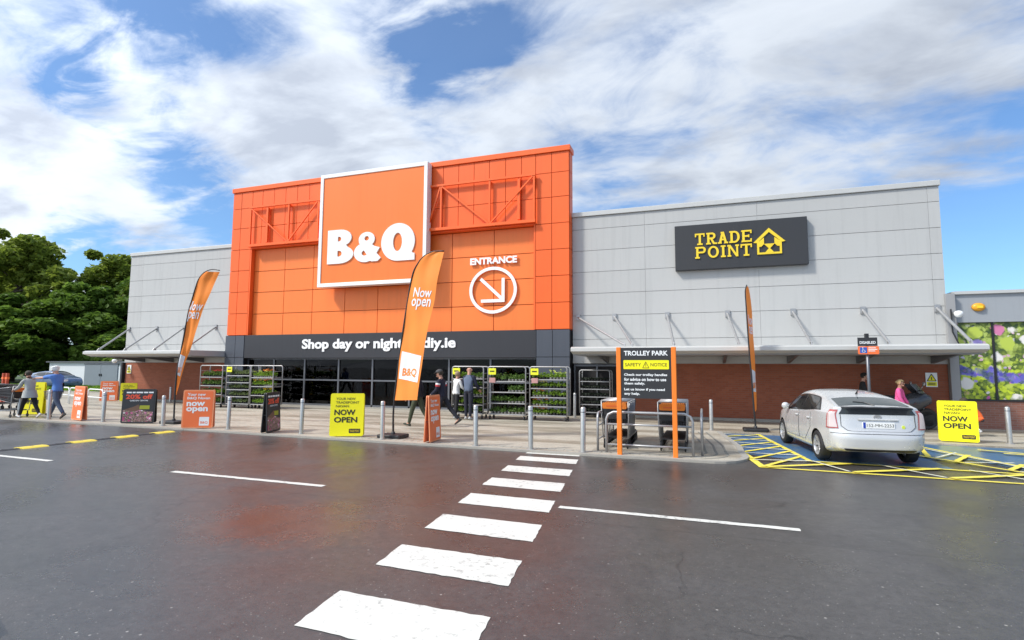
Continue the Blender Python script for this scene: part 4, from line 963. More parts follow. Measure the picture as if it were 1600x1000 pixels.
flag((-14.74, y, 0), [(-14.76, 12.00, 0.85), (-14.72, 12.00, 1.61), (-14.59, 12.00, 2.23), (-14.53, 12.00, 2.74), (-14.40, 12.00, 3.31), (-14.29, 12.00, 3.67), (-14.18, 12.00, 4.02), (-14.06, 12.00, 4.29), (-13.85, 12.00, 4.47), (-13.58, 12.00, 4.54), (-13.28, 12.00, 4.50)],
     [(-14.82, 12.10, 0.90), (-14.63, 12.10, 1.51), (-14.52, 12.10, 1.87), (-14.31, 12.10, 2.32), (-14.15, 12.10, 2.84), (-13.95, 12.10, 3.40), (-13.72, 12.10, 3.81), (-13.53, 12.10, 4.21), (-13.30, 12.02, 4.47)],
     [(-14.74, y, PZ + .15), (-14.75, y, .9), (-14.72, y, 1.61), (-14.60, y, 2.23), (-14.41, y, 3.31), (-14.30, y, 3.67), (-14.19, y, 4.02), (-14.07, y, 4.30), (-13.86, y, 4.485), (-13.58, y, 4.555), (-13.28, y, 4.51)],
     'orange Now open feather flag twisted in the wind before the left grey wall',
     [('Now', (-.22, .690, .90, .765)), ('open', (-.26, .60, .84, .68))], (.04, .17, .72, .335), .02, .03)
y = 16.35
flag((1.30, y, 0), [(1.25, 16.35, 0.48), (1.25, 16.35, 1.31), (1.22, 16.35, 2.01), (1.19, 16.35, 2.72), (1.17, 16.35, 3.43), (1.16, 16.35, 3.88), (1.20, 16.35, 4.02)],
     [(1.38, 16.90, 0.58), (1.39, 16.90, 1.30), (1.38, 16.90, 2.02), (1.36, 16.88, 2.75), (1.33, 16.80, 3.48), (1.28, 16.60, 3.91), (1.23, 16.40, 4.03)],
     [(1.30, y, PZ + .15), (1.28, y, .5), (1.25, y, 1.31), (1.215, y, 2.01), (1.185, y, 2.72), (1.165, y, 3.43), (1.155, y, 3.88), (1.20, y, 4.06)],
     'orange feather flag seen edge-on as a thin strip behind the parking bay',
     [('Now', (.1, .70, .9, .78)), ('open', (.1, .60, .9, .69))], (.1, .18, .9, .35), .01)

# ---------------------------------------------------------------- plant racks and their trays
LEAF1 = mat_leaf('bedding_leaf', (.09, .18, .02), (.21, .36, .04), (.38, .52, .08))
LEAF2 = mat_leaf('dark_bedding_leaf', (.045, .095, .02), (.11, .20, .04), (.20, .32, .07))
LEAF3 = mat_leaf('pale_green_leaf', (.10, .15, .06), (.17, .23, .09), (.28, .33, .14))
POT = pm('dark_plant_tray', (.03, .03, .032), .5); POTW = pm('pale_plant_pot', (.30, .29, .27), .5)
def make_rack(w=1.12, d=.48, h=1.72, shelves=5, card=None, name='plant_rack'):
    r = root(name, None, None)
    mb = MB(); t = .021
    for y in (-d / 2, d / 2):
        mb.tube([(-w / 2, y, .16), (-w / 2, y, h - .07), (-w / 2 + .02, y, h - .02), (-w / 2 + .07, y, h), (w / 2 - .07, y, h), (w / 2 - .02, y, h - .02), (w / 2, y, h - .07), (w / 2, y, .16)], t, 8)
    for x in (-w / 2, w / 2):
        for z in (.5, 1.0, 1.5): mb.tube([(x, -d / 2 + .02, z), (x, d / 2 - .02, z)], .011, 6)
    mb.build('frame', M_galv, r, smooth=True)
    gap = (h - .30) / shelves
    for k in range(shelves):
        z = .17 + k * gap; mb = MB(); mb.box((-w / 2 + .024, -d / 2 - .012, z - .014), (w / 2 - .024, d / 2 - .01, z + .016)); mb.build('shelf', M_galv, r, bevel=.006)
    for x in (-w / 2 + .06, w / 2 - .06):
        for y in (-d / 2 + .05, d / 2 - .05):
            mb = MB(); mb.lathe([(.0, -.018), (.055, -.018), (.06, -.01), (.06, .01), (.055, .018), (0, .018)], 14, c=(x, y, .06), axis='x'); mb.bar((x + .025, y, .06), (x + .025, y, .15), .006, .04); mb.bar((x - .025, y, .06), (x - .025, y, .15), .006, .04)
            mb.build('castor', M_black, r, auto=40)
    if card:
        mb = MB(); mb.prism(rrect(-w / 2 + .03, h - .26, -w / 2 + .29, h - .05, .02), lambda u, v: (u, -d / 2 - .045, v), lambda u, v: (u, -d / 2 - .03, v)); c = mb.build('price_card', pm('lime_yellow_card', (.80, .82, .03), .5), r)
        mb = MB(); put_text(mb, '3 for', (-w / 2 + .07, h - .13, -w / 2 + .19, h - .085), lambda u, v, q: (u, -d / 2 - .047, v), .01) if False else mb.box((-w / 2 + .08, -d / 2 - .048, h - .17), (-w / 2 + .24, -d / 2 - .046, h - .13)); mb.build('lettering', M_ink, c)
        if card == 2:
            mb = MB(); mb.box((-w / 2 + .06, -d / 2 - .04, h - .52), (-w / 2 + .27, -d / 2 - .03, h - .36)); mb.build('leaflet', pm('pinkish_leaflet', (.50, .27, .25), .6, var=.3, vscale=12), r)
    return r, [(.17 + k * gap + .024) for k in range(shelves)], gap
TRAYS = {}
def tray_data(kind, w, seed, hgt):
    key = (kind, w, seed, hgt)
    if key in TRAYS: return TRAYS[key]
    rng = random.Random(seed); mb = MB(); n = max(3, int(w / .10)); pw = w / n
    pots = POTW if kind in ('orange', 'lime', 'whitepot') else POT
    for i in range(n):
        for j, y in enumerate((-.14, 0.02)):
            x = -w / 2 + (i + .5) * pw; mb.lathe([(.030, 0), (.042, .055), (.038, .056)], 8, c=(x, y, .004))
    mb.box((-w / 2, -.20, 0), (w / 2, .18, .004))
    me = mb.data('tray', pots)
    cols = {'green': LEAF1, 'dark': LEAF2, 'pale': LEAF3, 'orange': LEAF1, 'lime': LEAF1, 'whitepot': LEAF2, 'red': LEAF2, 'dim': pm('shade_painted_leaf', (.02, .03, .016), .7), 'yellow': LEAF1}[kind]  # dim: leaf colour blackened to paint in the shade by the doorway
    cs = [(-w / 2 + (i + .5) * pw + rng.uniform(-.02, .02), y, rng.uniform(.75, 1.15)) for i in range(n) for y in (-.14, .02)]
    def cf(r):
        c = cs[int(r.integers(len(cs)))]; a = r.normal(size=3); a /= np.linalg.norm(a); q = r.uniform(.3, 1)
        return np.array([c[0] + a[0] * .078 * q, c[1] + a[1] * .078 * q, .062 + (abs(a[2]) * .9 * q) * hgt * c[2]])
    fo = leaves(len(cs) * 30, cf, .042, .3, seed).data('foliage', cols, fix=False)
    fl = None
    if kind in ('orange', 'red', 'yellow', 'lime'):
        col = {'orange': (.78, .26, .03), 'red': (.55, .05, .03), 'yellow': (.80, .62, .04), 'lime': (.62, .70, .12)}[kind]
        cs2 = cs[::2] if kind != 'lime' else cs[::3]
        def cg(r):
            c = cs2[int(r.integers(len(cs2)))]; a = r.normal(size=3) * .035
            return np.array([c[0] + a[0], c[1] + a[1] - .02, .075 + hgt * .80 * c[2] + abs(a[2])])
        fl = leaves(len(cs2) * 12, cg, .032, 1.2, seed + 50).data('bloom', pm(kind + '_petal', col, .6, var=.25, vscale=18), fix=False)
    TRAYS[key] = (me, fo, fl); return TRAYS[key]
DESC = {'green': 'fresh green', 'dark': 'dark green', 'pale': 'pale sage green', 'orange': 'orange flowering', 'lime': 'lime green', 'whitepot': 'dark green white-potted', 'red': 'red flowering', 'yellow': 'yellow flowering'}
def put_rack(x, y, rz, kinds, rackdesc, label, w=1.12, card=None, seed=0, shelves=5):
    r, zs, gap = make_rack(w=w, card=card, shelves=shelves); r.location = (x, y, PZ); r.rotation_euler = (0, 0, R(rz)); tag(r, label, 'plant rack', 'wheeled plant racks outside the store')
    names = ['bottom', 'second lowest', 'middle', 'second highest', 'top'] if shelves == 5 else ['bottom', 'lower middle', 'upper middle', 'top']
    M = Matrix.Translation((x, y, PZ)) @ Matrix.Rotation(R(rz), 4, 'Z')
    for k, row in enumerate(kinds):
        n = len(row)
        for i, kd in enumerate(row):
            if not kd: continue
            tw = (w - .09) / n - .02; me, fo, fl = tray_data(kd, round(tw, 3), seed * 7 + k % 3 + i, round(min(gap * .64, .22), 3))
            o = link('plant_tray', me); p = M @ Vector((-(w - .09) / 2 + (i + .5) * (w - .09) / n, -.01, zs[k])); o.location = p; o.rotation_euler = (0, 0, R(rz))
            side = ['left', 'right'][i] if n == 2 else 'whole'
            if n == 1: lab = f'{DESC[kd]} plants filling {names[k]} shelf, {rackdesc}'
            else: lab = f'{DESC[kd]} plants, {side} half of {names[k]} shelf, {rackdesc}'
            tag(o, lab, 'plants', 'trays of bedding plants on the racks')
            link('foliage', fo, o)
            if fl: link('bloom', fl, o)
put_rack(-7.42, 16.95, 1, [['green', 'dark'], ['green', 'green'], ['dark', 'lime'], ['red', 'dark'], ['green', 'whitepot']], 'rack behind the couple', 'silver plant rack with yellow card partly hidden by the couple', card=1, seed=1)
put_rack(-6.08, 17.05, 1, [['whitepot', 'whitepot'], ['dark', 'whitepot'], [None, 'whitepot'], ['dark', 'whitepot']], 'rack right of the couple', 'silver plant rack of dark plants in the middle of the right trio', w=1.30, card=2, seed=2, shelves=4)
put_rack(-4.70, 17.15, 2, [['orange', 'green'], ['orange', 'green'], ['orange', 'green'], ['yellow', 'green'], ['green', 'lime']], 'rack by the right column', 'silver plant rack with orange and green plants nearest the right column', w=1.22, card=2, seed=3)
put_rack(-19.25, 17.5, 2, [['red', 'dark'], ['dark', 'green'], ['dark', 'dark'], ['dark', 'red']], 'leftmost rack', 'leftmost silver plant rack with dull red plants before the left column', w=1.15, seed=4, shelves=4)
put_rack(-17.92, 17.6, 2, [['pale'], ['pale'], ['pale'], ['pale'], ['pale']], 'lime card rack', 'dark silver rack of pale sage trays carrying a lime card', w=1.18, card=1, seed=5)
put_rack(-16.68, 17.6, -2, [['green', 'lime'], ['green', 'yellow'], ['yellow', 'orange'], ['lime', 'orange']], 'rack beside the glazing', 'silver plant rack with yellow and orange flowers beside the shop glazing', w=1.16, seed=6, shelves=4)
r, zs, gap = make_rack(w=1.05, h=1.62, shelves=5, name='stock_rack'); r.location = (-3.55, 18.98, PZ); tag(r, 'dim stock rack standing in the shade by the dark exit doorway', 'rack', 'wheeled plant racks outside the store')
for k in range(5):
    me, fo, fl = tray_data('dim', .95, 60 + k % 2, .05); o = link('plant_tray', me); o.location = (-3.55, 18.98, PZ + zs[k])
    tag(o, 'small plants painted dark for shade, ' + ['bottom', 'second lowest', 'middle', 'second highest', 'top'][k] + ' shelf of shaded rack by doorway', 'plants', 'trays of bedding plants on the racks'); link('foliage', fo, o)

# ---------------------------------------------------------------- trolley bay
def make_trolley():
    t = root('trolley', None, None)
    # handle towards -y, nose towards +y
    mb = MB(); W = .28
    for s in (-1, 1):
        mb.tube([(s * W, -.38, 1.0), (s * W, -.34, .62), (s * (W - .02), -.30, .22), (s * (W - .04), .42, .20)], .013, 7)
        mb.tube([(s * W, -.30, .98), (s * (W - .06), .42, .92)], .010, 6)
        mb.tube([(s * (W - .03), -.26, .48), (s * (W - .10), .36, .55)], .010, 6)
    mb.tube([(-W, -.38, 1.0), (W, -.38, 1.0)], .016, 8); mb.tube([(-.22, .42, .92), (.22, .42, .92)], .010, 6); mb.tube([(-.24, .42, .20), (.24, .42, .20)], .012, 6)
    mb.build('frame', M_galv, t, smooth=True)
    mb = MB(); w = .0075
    for k in range(15):
        f = k / 14; x = (-1 + 2 * f); mb.bar((x * (W - .01), -.29, .96), (x * (W - .03), -.26, .49), w * 2, w * 2); mb.bar((x * .22, .42, .91), (x * .18, .36, .56), w * 2, w * 2); mb.bar((x * (W - .03), -.26, .485), (x * .18, .36, .552), w * 2, w * 2)
    for s in (-1, 1):
        for k in range(12):
            f = k / 11; mb.bar((s * (W - .06 * f), -.29 + .70 * f, .975 - .06 * f), (s * (W - .03 - .07 * f), -.26 + .62 * f, .485 + .07 * f), w * 2, w * 2)
        for j in range(4):
            g = (j + .5) / 4; mb.bar((s * (W - .03 * g), -.29 + .03 * g, .96 - .47 * g), (s * (W - .06 - .04 * g), .42 - .06 * g, .91 - .35 * g), w * 2, w * 2)
    mb.build('basket', pm('dark_wire', (.055, .055, .06), .45, .4), t)
    mb = MB(); mb.prism(rrect(-.25, 0, .25, .13, .03), lambda u, v: (u, -.415 - v * .35, .83 + v), lambda u, v: (u, -.395 - v * .35, .83 + v)); p = mb.build('handle_plate', M_flag, t, bevel=.004)
    mb = MB(); mb.prism([(-.17, .045), (.17, .045), (.17, .075), (-.17, .075)], lambda u, v: (u, -.417 - v * .35, .83 + v), lambda u, v: (u, -.4155 - v * .35, .83 + v)); mb.build('lettering', M_board_orange, p)
    mb = MB(); mb.box((-.23, -.36, .62), (.23, -.345, .90)); mb.build('seat_flap', M_black, t)
    mb = MB(); mb.box((-.23, -.24, .225), (.23, .36, .245)); mb.build('lower_tray', M_black, t)
    for x in (-.24, .24):
        for y in (-.27, .36):
            mb = MB(); mb.lathe([(0, -.014), (.052, -.014), (.06, -.006), (.06, .006), (.052, .014), (0, .014)], 14, c=(x, y, .06), axis='x'); mb.bar((x, y, .10), (x, y, .20), .03, .02); mb.build('wheel', M_black, t, auto=40)
    return t
t0 = make_trolley()
first = True
def put_trolley(x, y, lab, rz=0):
    global first
    t = t0 if first else copy_tree(t0); first = False
    t.location = (x, y, PZ); t.rotation_euler = (0, 0, R(rz)); tag(t, lab, 'trolley', 'nested shopping trolleys in the bays')
for k, nm in enumerate(('nearest', 'second', 'third', 'fourth', 'fifth', 'last')):
    put_trolley(-1.78, 12.0 + .21 * k, f'{nm} shopping trolley with orange handle in the left file of the trolley bay')
for k, nm in enumerate(('nearest', 'second', 'third', 'fourth', 'fifth', 'last')):
    put_trolley(-0.62, 12.0 + .21 * k, f'{nm} shopping trolley with orange handle in the right file of the trolley bay')
for k, nm in enumerate(('nearest', 'middle', 'farthest')):
    put_trolley(-25.7 - .05 * k, 13.1 + .27 * k, f'{nm} orange-handled trolley in the far bay at the left edge')
put_trolley(-21.32, 11.58, 'shopping trolley pushed along the kerb by the woman in the grey cardigan', 92)
s = root('trolley_bay_rail', 'galvanised three-bar trolley bay railing with rounded corners', 'railing', (-1.05, 11.2, 0), absolute=True)
mb = MB(); y, x0, x1, h = 11.10, -1.87, -.22, .84
mb.tube([(x0, y, PZ), (x0, y, h - .14), (x0 + .04, y, h - .05), (x0 + .14, y, h), (x1 - .14, y, h), (x1 - .04, y, h - .05), (x1, y, h - .14), (x1, y, PZ)], .027, 10); mb.build('front_hoop', M_galv, s, smooth=True)
for z in (.60, .20): mb = MB(); mb.tube([(x0 + .02, y, z), (x1 - .02, y, z)], .02, 8); mb.build('cross_bar', M_galv, s, smooth=True)
for xx in (-2.08, -.06):
    mb = MB(); ya, yb, h = 11.28, 13.3, .80
    mb.tube([(xx, ya, PZ), (xx, ya, h - .10), (xx, ya + .05, h - .02), (xx, ya + .14, h), (xx, yb - .14, h), (xx, yb - .03, h - .04), (xx, yb, h - .14), (xx, yb, PZ)], .025, 10)
    for z in (.54, .26): mb.tube([(xx, ya + .02, z), (xx, yb - .02, z)], .015, 8)
    mb.build('side_hoop', M_galv, s, smooth=True)
s = root('trolley_park_sign', 'black TROLLEY PARK safety notice sign between two orange posts', 'sign', (-1.05, 10.95, 0), absolute=True)
Opost = pm('orange_post', (.88, .22, .02), .45, var=.05)
for x in (-1.585, -.535):
    mb = MB(); mb.box((x - .045, 10.90, PZ - .02), (x + .045, 10.99, 2.13)); mb.build('post', Opost, s, bevel=.01)
SYF = 10.915
mb = MB(); mb.box((-1.538, SYF, 1.13), (-.582, SYF + .04, 2.12)); mb.build('panel', M_board_dark, s)
mb = MB(); put_text(mb, 'TROLLEY PARK', (-1.48, 1.965, -.64, 2.06), wall_map(SYF - .003), .03); mb.build('heading', M_white, s)
mb = MB(); mb.prism(rrect(-1.49, 1.70, -.625, 1.875, .015), lambda u, v: (u, SYF - .004, v), lambda u, v: (u, SYF, v)); yp = mb.build('notice_band', M_yellow, s)
mb = MB(); put_text(mb, 'SAFETY', (-1.46, 1.755, -1.15, 1.82), wall_map(SYF - .007), .01); put_text(mb, 'NOTICE', (-.97, 1.755, -.66, 1.82), wall_map(SYF - .007), .01)
for a, b in (((-1.12, 1.725), (-1.0, 1.725)), ((-1.0, 1.725), (-1.06, 1.845)), ((-1.06, 1.845), (-1.12, 1.725))): mb.bar((a[0], SYF - .006, a[1]), (b[0], SYF - .006, b[1]), .003, .010)
mb.box((-1.065, SYF - .008, 1.765), (-1.055, SYF - .005, 1.81)); mb.box((-1.065, SYF - .008, 1.745), (-1.055, SYF - .005, 1.756)); mb.build('lettering', pm('dark_olive_ink', (.16, .12, .01), .5), yp)
mb = MB()
for i, (t, w) in enumerate((('Check our trolley handles', .82), ('for advice on how to use', .80), ('them safely.', .40), ('Let us know if you need', .77), ('any help.', .30))):
    z = 1.555 - i * .085 - (.03 if i > 2 else 0); put_text(mb, t, (-1.48, z, -1.48 + w, z + .062), wall_map(SYF - .003), .03)
mb.build('lettering', M_white, s)

# ---------------------------------------------------------------- other street furniture
s = root('parking_sign', 'black and orange disabled parking sign on a grey post behind the silver car', 'sign', (4.06, 16.5, 0), absolute=True)
mb = MB(); mb.tube([(4.06, 16.54, PZ), (4.06, 16.54, 2.64)], .038, 12); mb.build('post', M_alu, s, smooth=True)
mb = MB(); mb.box((4.02, 16.48, 2.50), (4.10, 16.6, 2.66)); mb.build('clip', M_black, s)
mb = MB(); mb.box((3.84, 16.46, 2.335), (4.28, 16.50, 2.555)); p = mb.build('name_plate', M_board_dark, s)
mb = MB(); put_text(mb, 'DISABLED', (3.88, 2.39, 4.24, 2.46), wall_map(16.457), .02); mb.build('lettering', M_white, p)
mb = MB(); mb.prism(rrect(3.84, 2.12, 4.31, 2.328, .02), lambda u, v: (u, 16.465, v), lambda u, v: (u, 16.50, v)); p = mb.build('symbol_plate', M_board_orange, s)
mb = MB(); mb.box((3.88, 16.461, 2.15), (4.04, 16.4645, 2.30)); q = mb.build('blue_square', pm('sign_blue', (.03, .10, .42), .5), p)
mb = MB(); mb.tube([(3.945, 16.458, 2.275), (3.95, 16.458, 2.225), (3.985, 16.458, 2.222), (4.0, 16.458, 2.18)], .006, 6); mb.tube([(3.96 + .033 * math.cos(R(a)), 16.457, 2.198 + .033 * math.sin(R(a))) for a in range(120, 360, 30)], .005, 6); mb.lathe([(0, -.002), (.011, -.002), (.011, .002), (0, .002)], 10, c=(3.945, 16.456, 2.288), axis='y'); mb.build('wheelchair_symbol', M_white, q)
mb = MB()
for z, l in ((2.275, .17), (2.235, .2), (2.195, .15)): mb.box((4.07, 16.461, z), (4.07 + l, 16.4645, z + .018))
mb.build('lettering', M_white, p)
s = root('guard_rail', 'low white tubular guard railing between the pavement and the grass verge', 'railing', (-25, 16, 0), absolute=True)
a, b = Vector((-28.6, 17.0, 0)), Vector((-23.0, 15.5, 0)); mb = MB()
for k, (t0_, t1_) in enumerate(((0, .36), (.38, .72), (.74, 1.0))):
    p, q = a.lerp(b, t0_), a.lerp(b, t1_); d = (q - p).normalized(); mb = MB(); U = Vector((0, 0, 1))
    mb.tube([p + U * PZ, p + U * .64, p + d * .05 + U * .72, p + d * .14 + U * .745, q - d * .14 + U * .745, q - d * .05 + U * .72, q + U * .64, q + U * PZ], .026, 8); mb.tube([p + U * .42, q + U * .42], .02, 8); mb.build('hoop', M_white, s, smooth=True)
for x, y, lab in ((-30.55, 16.1, 'left of the pair of slim red posts at the far left trolley bay'), (-30.1, 16.0, 'right of the pair of slim red posts at the far left trolley bay')):
    s = root('marker_post', lab, 'post', (x, y, PZ), group='slim red posts by the far trolley bay')
    mb = MB(); mb.box((-.05, -.05, 0), (.05, .05, 1.32)); mb.build('post', pm('dull_red_post', (.42, .06, .02), .5), s, bevel=.01); mb = MB(); mb.box((-.058, -.058, 1.05), (.058, .058, 1.15)); mb.build('band', M_board_orange, s)
s = root('speed_bump', 'yellow and black rubber speed bump strip across the road on the left', 'speed bump', (-13.1, 8.5, 0), absolute=True)
ys = np.linspace(3.1, 10.7, 17); Mrub = pm('black_rubber', (.03, .03, .032), .6, bump=.3); Myr = mat_paint('worn_yellow_rubber', (.78, .60, .06), .60, (.22, .2, .12), .6)
for k in range(16):
    y0, y1 = ys[k], ys[k + 1]; xs = lambda y: -13.35 + .035 * (y - 6.8); mb = MB()
    hw, hh = (.17, .026) if k % 2 else (.085, .018)
    prof = [(-hw, 0), (-hw * .8, hh * .6), (-hw * .4, hh), (hw * .4, hh), (hw * .8, hh * .6), (hw, 0)]
    mb.prism([(u, v) for u, v in prof], lambda u, v: (xs(y0) + u, y0 + .004, v), lambda u, v: (xs(y1) + u, y1 - .004, v)); seg = mb.build('segment', Myr if k % 2 else Mrub, s, bevel=.004)
    mb = MB()
    for u in (-.035, .035): mb.lathe([(.016, hh - .004), (.016, hh + .003), (0, hh + .004)], 8, c=(xs(y0) + u, (y0 + y1) / 2, 0))
    mb.build('bolt', M_black, seg)

# ---------------------------------------------------------------- outbuilding, trees
ob = root('outbuilding', 'low white outbuilding with grey double doors beyond the grass verge', 'building', (-50, 33, 0), absolute=True)
mb = MB(); mb.box((-56.2, 33, 0), (-44.5, 38, 2.02)); mb.build('wall', pm('white_render', (.66, .68, .70), .8, var=.06, vscale=1), ob)
mb = MB(); mb.box((-56.4, 32.8, 2.02), (-44.3, 38.2, 2.12)); mb.build('roof', M_alu, ob)
mb = MB(); mb.box((-51.4, 32.93, 0.05), (-49.36, 32.99, 1.84)); mb.box((-49.33, 32.93, .05), (-47.3, 32.99, 1.84)); d = mb.build('door', pm('grey_steel_door', (.20, .23, .26), .5), ob)
mb = MB(); mb.box((-49.5, 32.88, .85), (-49.42, 32.925, 1.05)); mb.box((-49.27, 32.88, .85), (-49.19, 32.925, 1.05)); mb.build('handle', M_black, d)
mb = MB(); mb.box((-51.5, 32.9, 1.845), (-47.2, 32.995, 1.93)); mb.build('lintel', M_alu, ob)

BARK = pm('grey_brown_bark', (.09, .07, .05), .9, var=.4, vscale=2.5, bump=.6, bscale=14)
TL = [mat_leaf('tree_leaf_olive', (.11, .155, .022), (.21, .28, .04), (.34, .39, .07)),
      mat_leaf('tree_leaf_green', (.065, .13, .02), (.13, .22, .032), (.23, .34, .06)),
      mat_leaf('tree_leaf_dark', (.045, .10, .024), (.11, .195, .042), (.20, .31, .07))]
def tree_proto(name, h, rad, mat, n, seed, low=.18, leaf=.42, airy=0.0):
    rng = random.Random(seed); t = root(name, None, None); mb = MB()
    pts = [(rng.uniform(-.25, .25) * i, rng.uniform(-.25, .25) * i, h * .88 * i / 6) for i in range(7)]; mb.tube(pts, [h * .022 * (1 - .135 * i) for i in range(7)], 8)
    cl = []
    for k in range(26):
        f = low + (1 - low) * (k + rng.random()) / 26; i = min(int(f * 6 * .95), 5); base = Vector(pts[i]).lerp(Vector(pts[i + 1]), f * 5.7 - i if f * 5.7 - i < 1 else .9)
        env = rad * (math.sin(math.pi * min(1, (f - low * .6) / (1.02 - low * .6)) ** .8) ** .6) * rng.uniform(.75, 1.12); a = k * 2.4 + rng.uniform(-.5, .5)
        tip = base + Vector((math.cos(a) * env, math.sin(a) * env, env * rng.uniform(.15, .55))); mid = base.lerp(tip, .5) + Vector((0, 0, -.05 * env))
        mb.tube([base, mid, tip], [h * .008, h * .005, h * .002], 5)
        for q in (.45, .75, 1.0):
            c = base.lerp(tip, q) + Vector((rng.uniform(-.3, .3), rng.uniform(-.3, .3), rng.uniform(-.2, .4))) * rad * .3; cl.append((np.array(c), rad * rng.uniform(.16, .34) * (1 - airy * .3)))
    for k in range(10):
        cl.append((np.array([rng.uniform(-.3, .3) * rad, rng.uniform(-.3, .3) * rad, h * rng.uniform(.86, 1.0)]), rad * rng.uniform(.14, .26)))
    mb.build('trunk', BARK, t, smooth=True)
    def cf(r):
        c, s = cl[int(r.integers(len(cl)))]; a = r.normal(size=3); a /= np.linalg.norm(a); a[2] *= .72; return c + a * s * r.uniform(.35, 1.0) ** .6
    link('crown', leaves(n, cf, leaf, .5, seed).data('crown', mat, fix=False), t)
    return t
PT = [tree_proto('leafy_tree', 13.5, 4.8, TL[0], 17000, 11, .12, .29, .6), tree_proto('leafy_tree', 10.5, 4.4, TL[1], 18000, 12, .05, .30), tree_proto('leafy_tree', 10.0, 3.4, TL[2], 15000, 13, .05, .28)]
# x, y, proto, height scale, width scale, label
TREES = [(-69, 37, 0, 1.16, 1.2, 'tallest olive green tree with airy top at the far left'), (-63.5, 43, 0, 1.06, 1.1, 'olive green airy tree second from the left skyline'),
         (-56.5, 43, 1, 1.18, 1.15, 'bushy green tree directly behind the white outbuilding doors'), (-51.5, 44, 2, 1.22, 1.15, 'dark narrow tree rising left of the grey store wall'),
         (-47.0, 45, 2, 1.34, 1.1, 'darkest tree touching the left edge of the grey store wall'), (-65.5, 33, 1, .80, 1.1, 'broad low green tree at the left edge in front of the olive trees'),
         (-60, 38, 1, .92, 1.2, 'broad low green tree left of the white outbuilding'), (-53.0, 40.5, 1, .62, 1.0, 'low dense tree crouching over the outbuilding roof'),
         (-78, 40, 0, 1.0, 1.1, 'olive tree mostly beyond the left picture edge'), (-47.5, 42, 1, .66, 1.0, 'low dense tree between outbuilding and store corner')]
usedt = set()
for x, y, k, hs, ws, lab in TREES:
    t = PT[k]
    if k in usedt: t = copy_tree(t)
    usedt.add(k); t.location = (x, y, 0); t.scale = (ws, ws, hs); t.rotation_euler = (0, 0, random.uniform(0, 6.28)); tag(t, lab, 'tree', 'trees behind the outbuilding')
hg = leaves(9000, lambda r: np.array([r.uniform(-84, -43), 38.6 + r.uniform(0, 3.5), r.uniform(0.1, 1) ** .7 * 3.4]), .42, .3, 31)  # leaves added to stand for the dark shadow bank under the trees
tag(hg.build('undergrowth', TL[2], fix=False), 'dark tangled undergrowth added for the shadow beneath the trees on the left', 'undergrowth', kind='stuff')
# motorbike against the brick wall, largely behind the car
mk = root('motorbike', 'dark motorbike parked against the brick wall behind the silver car', 'motorbike', (5.35, 18.6, PZ), R(8))
for x in (-.62, .62):
    mb = MB(); mb.lathe([(.21, -.04), (.27, -.05), (.30, 0), (.27, .05), (.21, .04), (.21, -.04)], 22, c=(x, 0, .30), axis='y'); w_ = mb.build('wheel', M_black, mk, auto=40)
    mb = MB(); mb.lathe([(.0, -.03), (.06, -.03), (.06, .03), (0, .03)], 12, c=(x, 0, .30), axis='y')
    for k in range(6): mb.bar((x, 0, .30), (x + .21 * math.cos(k * 1.047), 0, .30 + .21 * math.sin(k * 1.047)), .02, .03)
    mb.build('rim', M_alu, w_)
Mbike = pm('dark_bike_paint', (.05, .052, .058), .25, coat=.5)
mb = MB(); P = []
for x, z0, z1, hw in ((-.75, .72, .80, .06), (-.45, .58, .88, .15), (-.1, .48, .82, .17), (.15, .45, 1.0, .20), (.38, .48, 1.06, .20), (.58, .62, 1.05, .16), (.74, .72, .95, .07)):
    P.append([(x, hw * math.cos(t), (z0 + z1) / 2 + (z1 - z0) / 2 * math.sin(t)) for t in [k * math.pi / 6 for k in range(13)]])
mb.grid(P); mb.build('fairing', Mbike, mk, smooth=True)
mb = MB(); mb.box((-.62, -.14, .86), (.05, .14, .95)); mb.build('seat', M_black, mk, bevel=.04)
mb = MB(); mb.tube([(.35, -.36, 1.10), (.42, -.18, 1.12), (.46, 0, 1.08), (.42, .18, 1.12), (.35, .36, 1.10)], .016, 8); mb.build('handlebar', M_black, mk, smooth=True)
mb = MB(); mb.tube([(.62, 0, .30), (.50, 0, .75), (.42, 0, 1.08)], .035, 8); mb.build('fork', M_alu, mk, smooth=True)
mb = MB(); mb.prism(rrect(.40, 1.04, .66, 1.38, .06), lambda u, v: (u - (v - 1.04) * .45, -.012, v), lambda u, v: (u - (v - 1.04) * .45, .012, v)); 
mb = MB(); mb.grid([[(.62 - t * .22 - .25 * (s * s), s * .20, 1.02 + t * .26) for s in (-1, -.6, -.2, .2, .6, 1)] for t in (0, .5, 1)]); mb.build('windscreen', Mbike, mk, smooth=True)
for s in (-1, 1):
    mb = MB(); mb.tube([(.36, s * .30, 1.12), (.42, s * .34, 1.26)], .008, 6); mb.lathe([(0, -.02), (.055, -.015), (.06, .01), (0, .012)], 12, c=(.42, s * .36, 1.29), axis='x'); mb.build('mirror', M_galv, mk, smooth=True)
mb = MB(); mb.tube([(.1, -.16, .32), (-.4, -.18, .32), (-.8, -.19, .42)], [.03, .04, .055], 10); mb.build('exhaust', M_galv, mk, smooth=True)
mb = MB(); mb.box((-.2, -.16, .25), (.25, .16, .55)); mb.build('engine', M_alu, mk, bevel=.04)
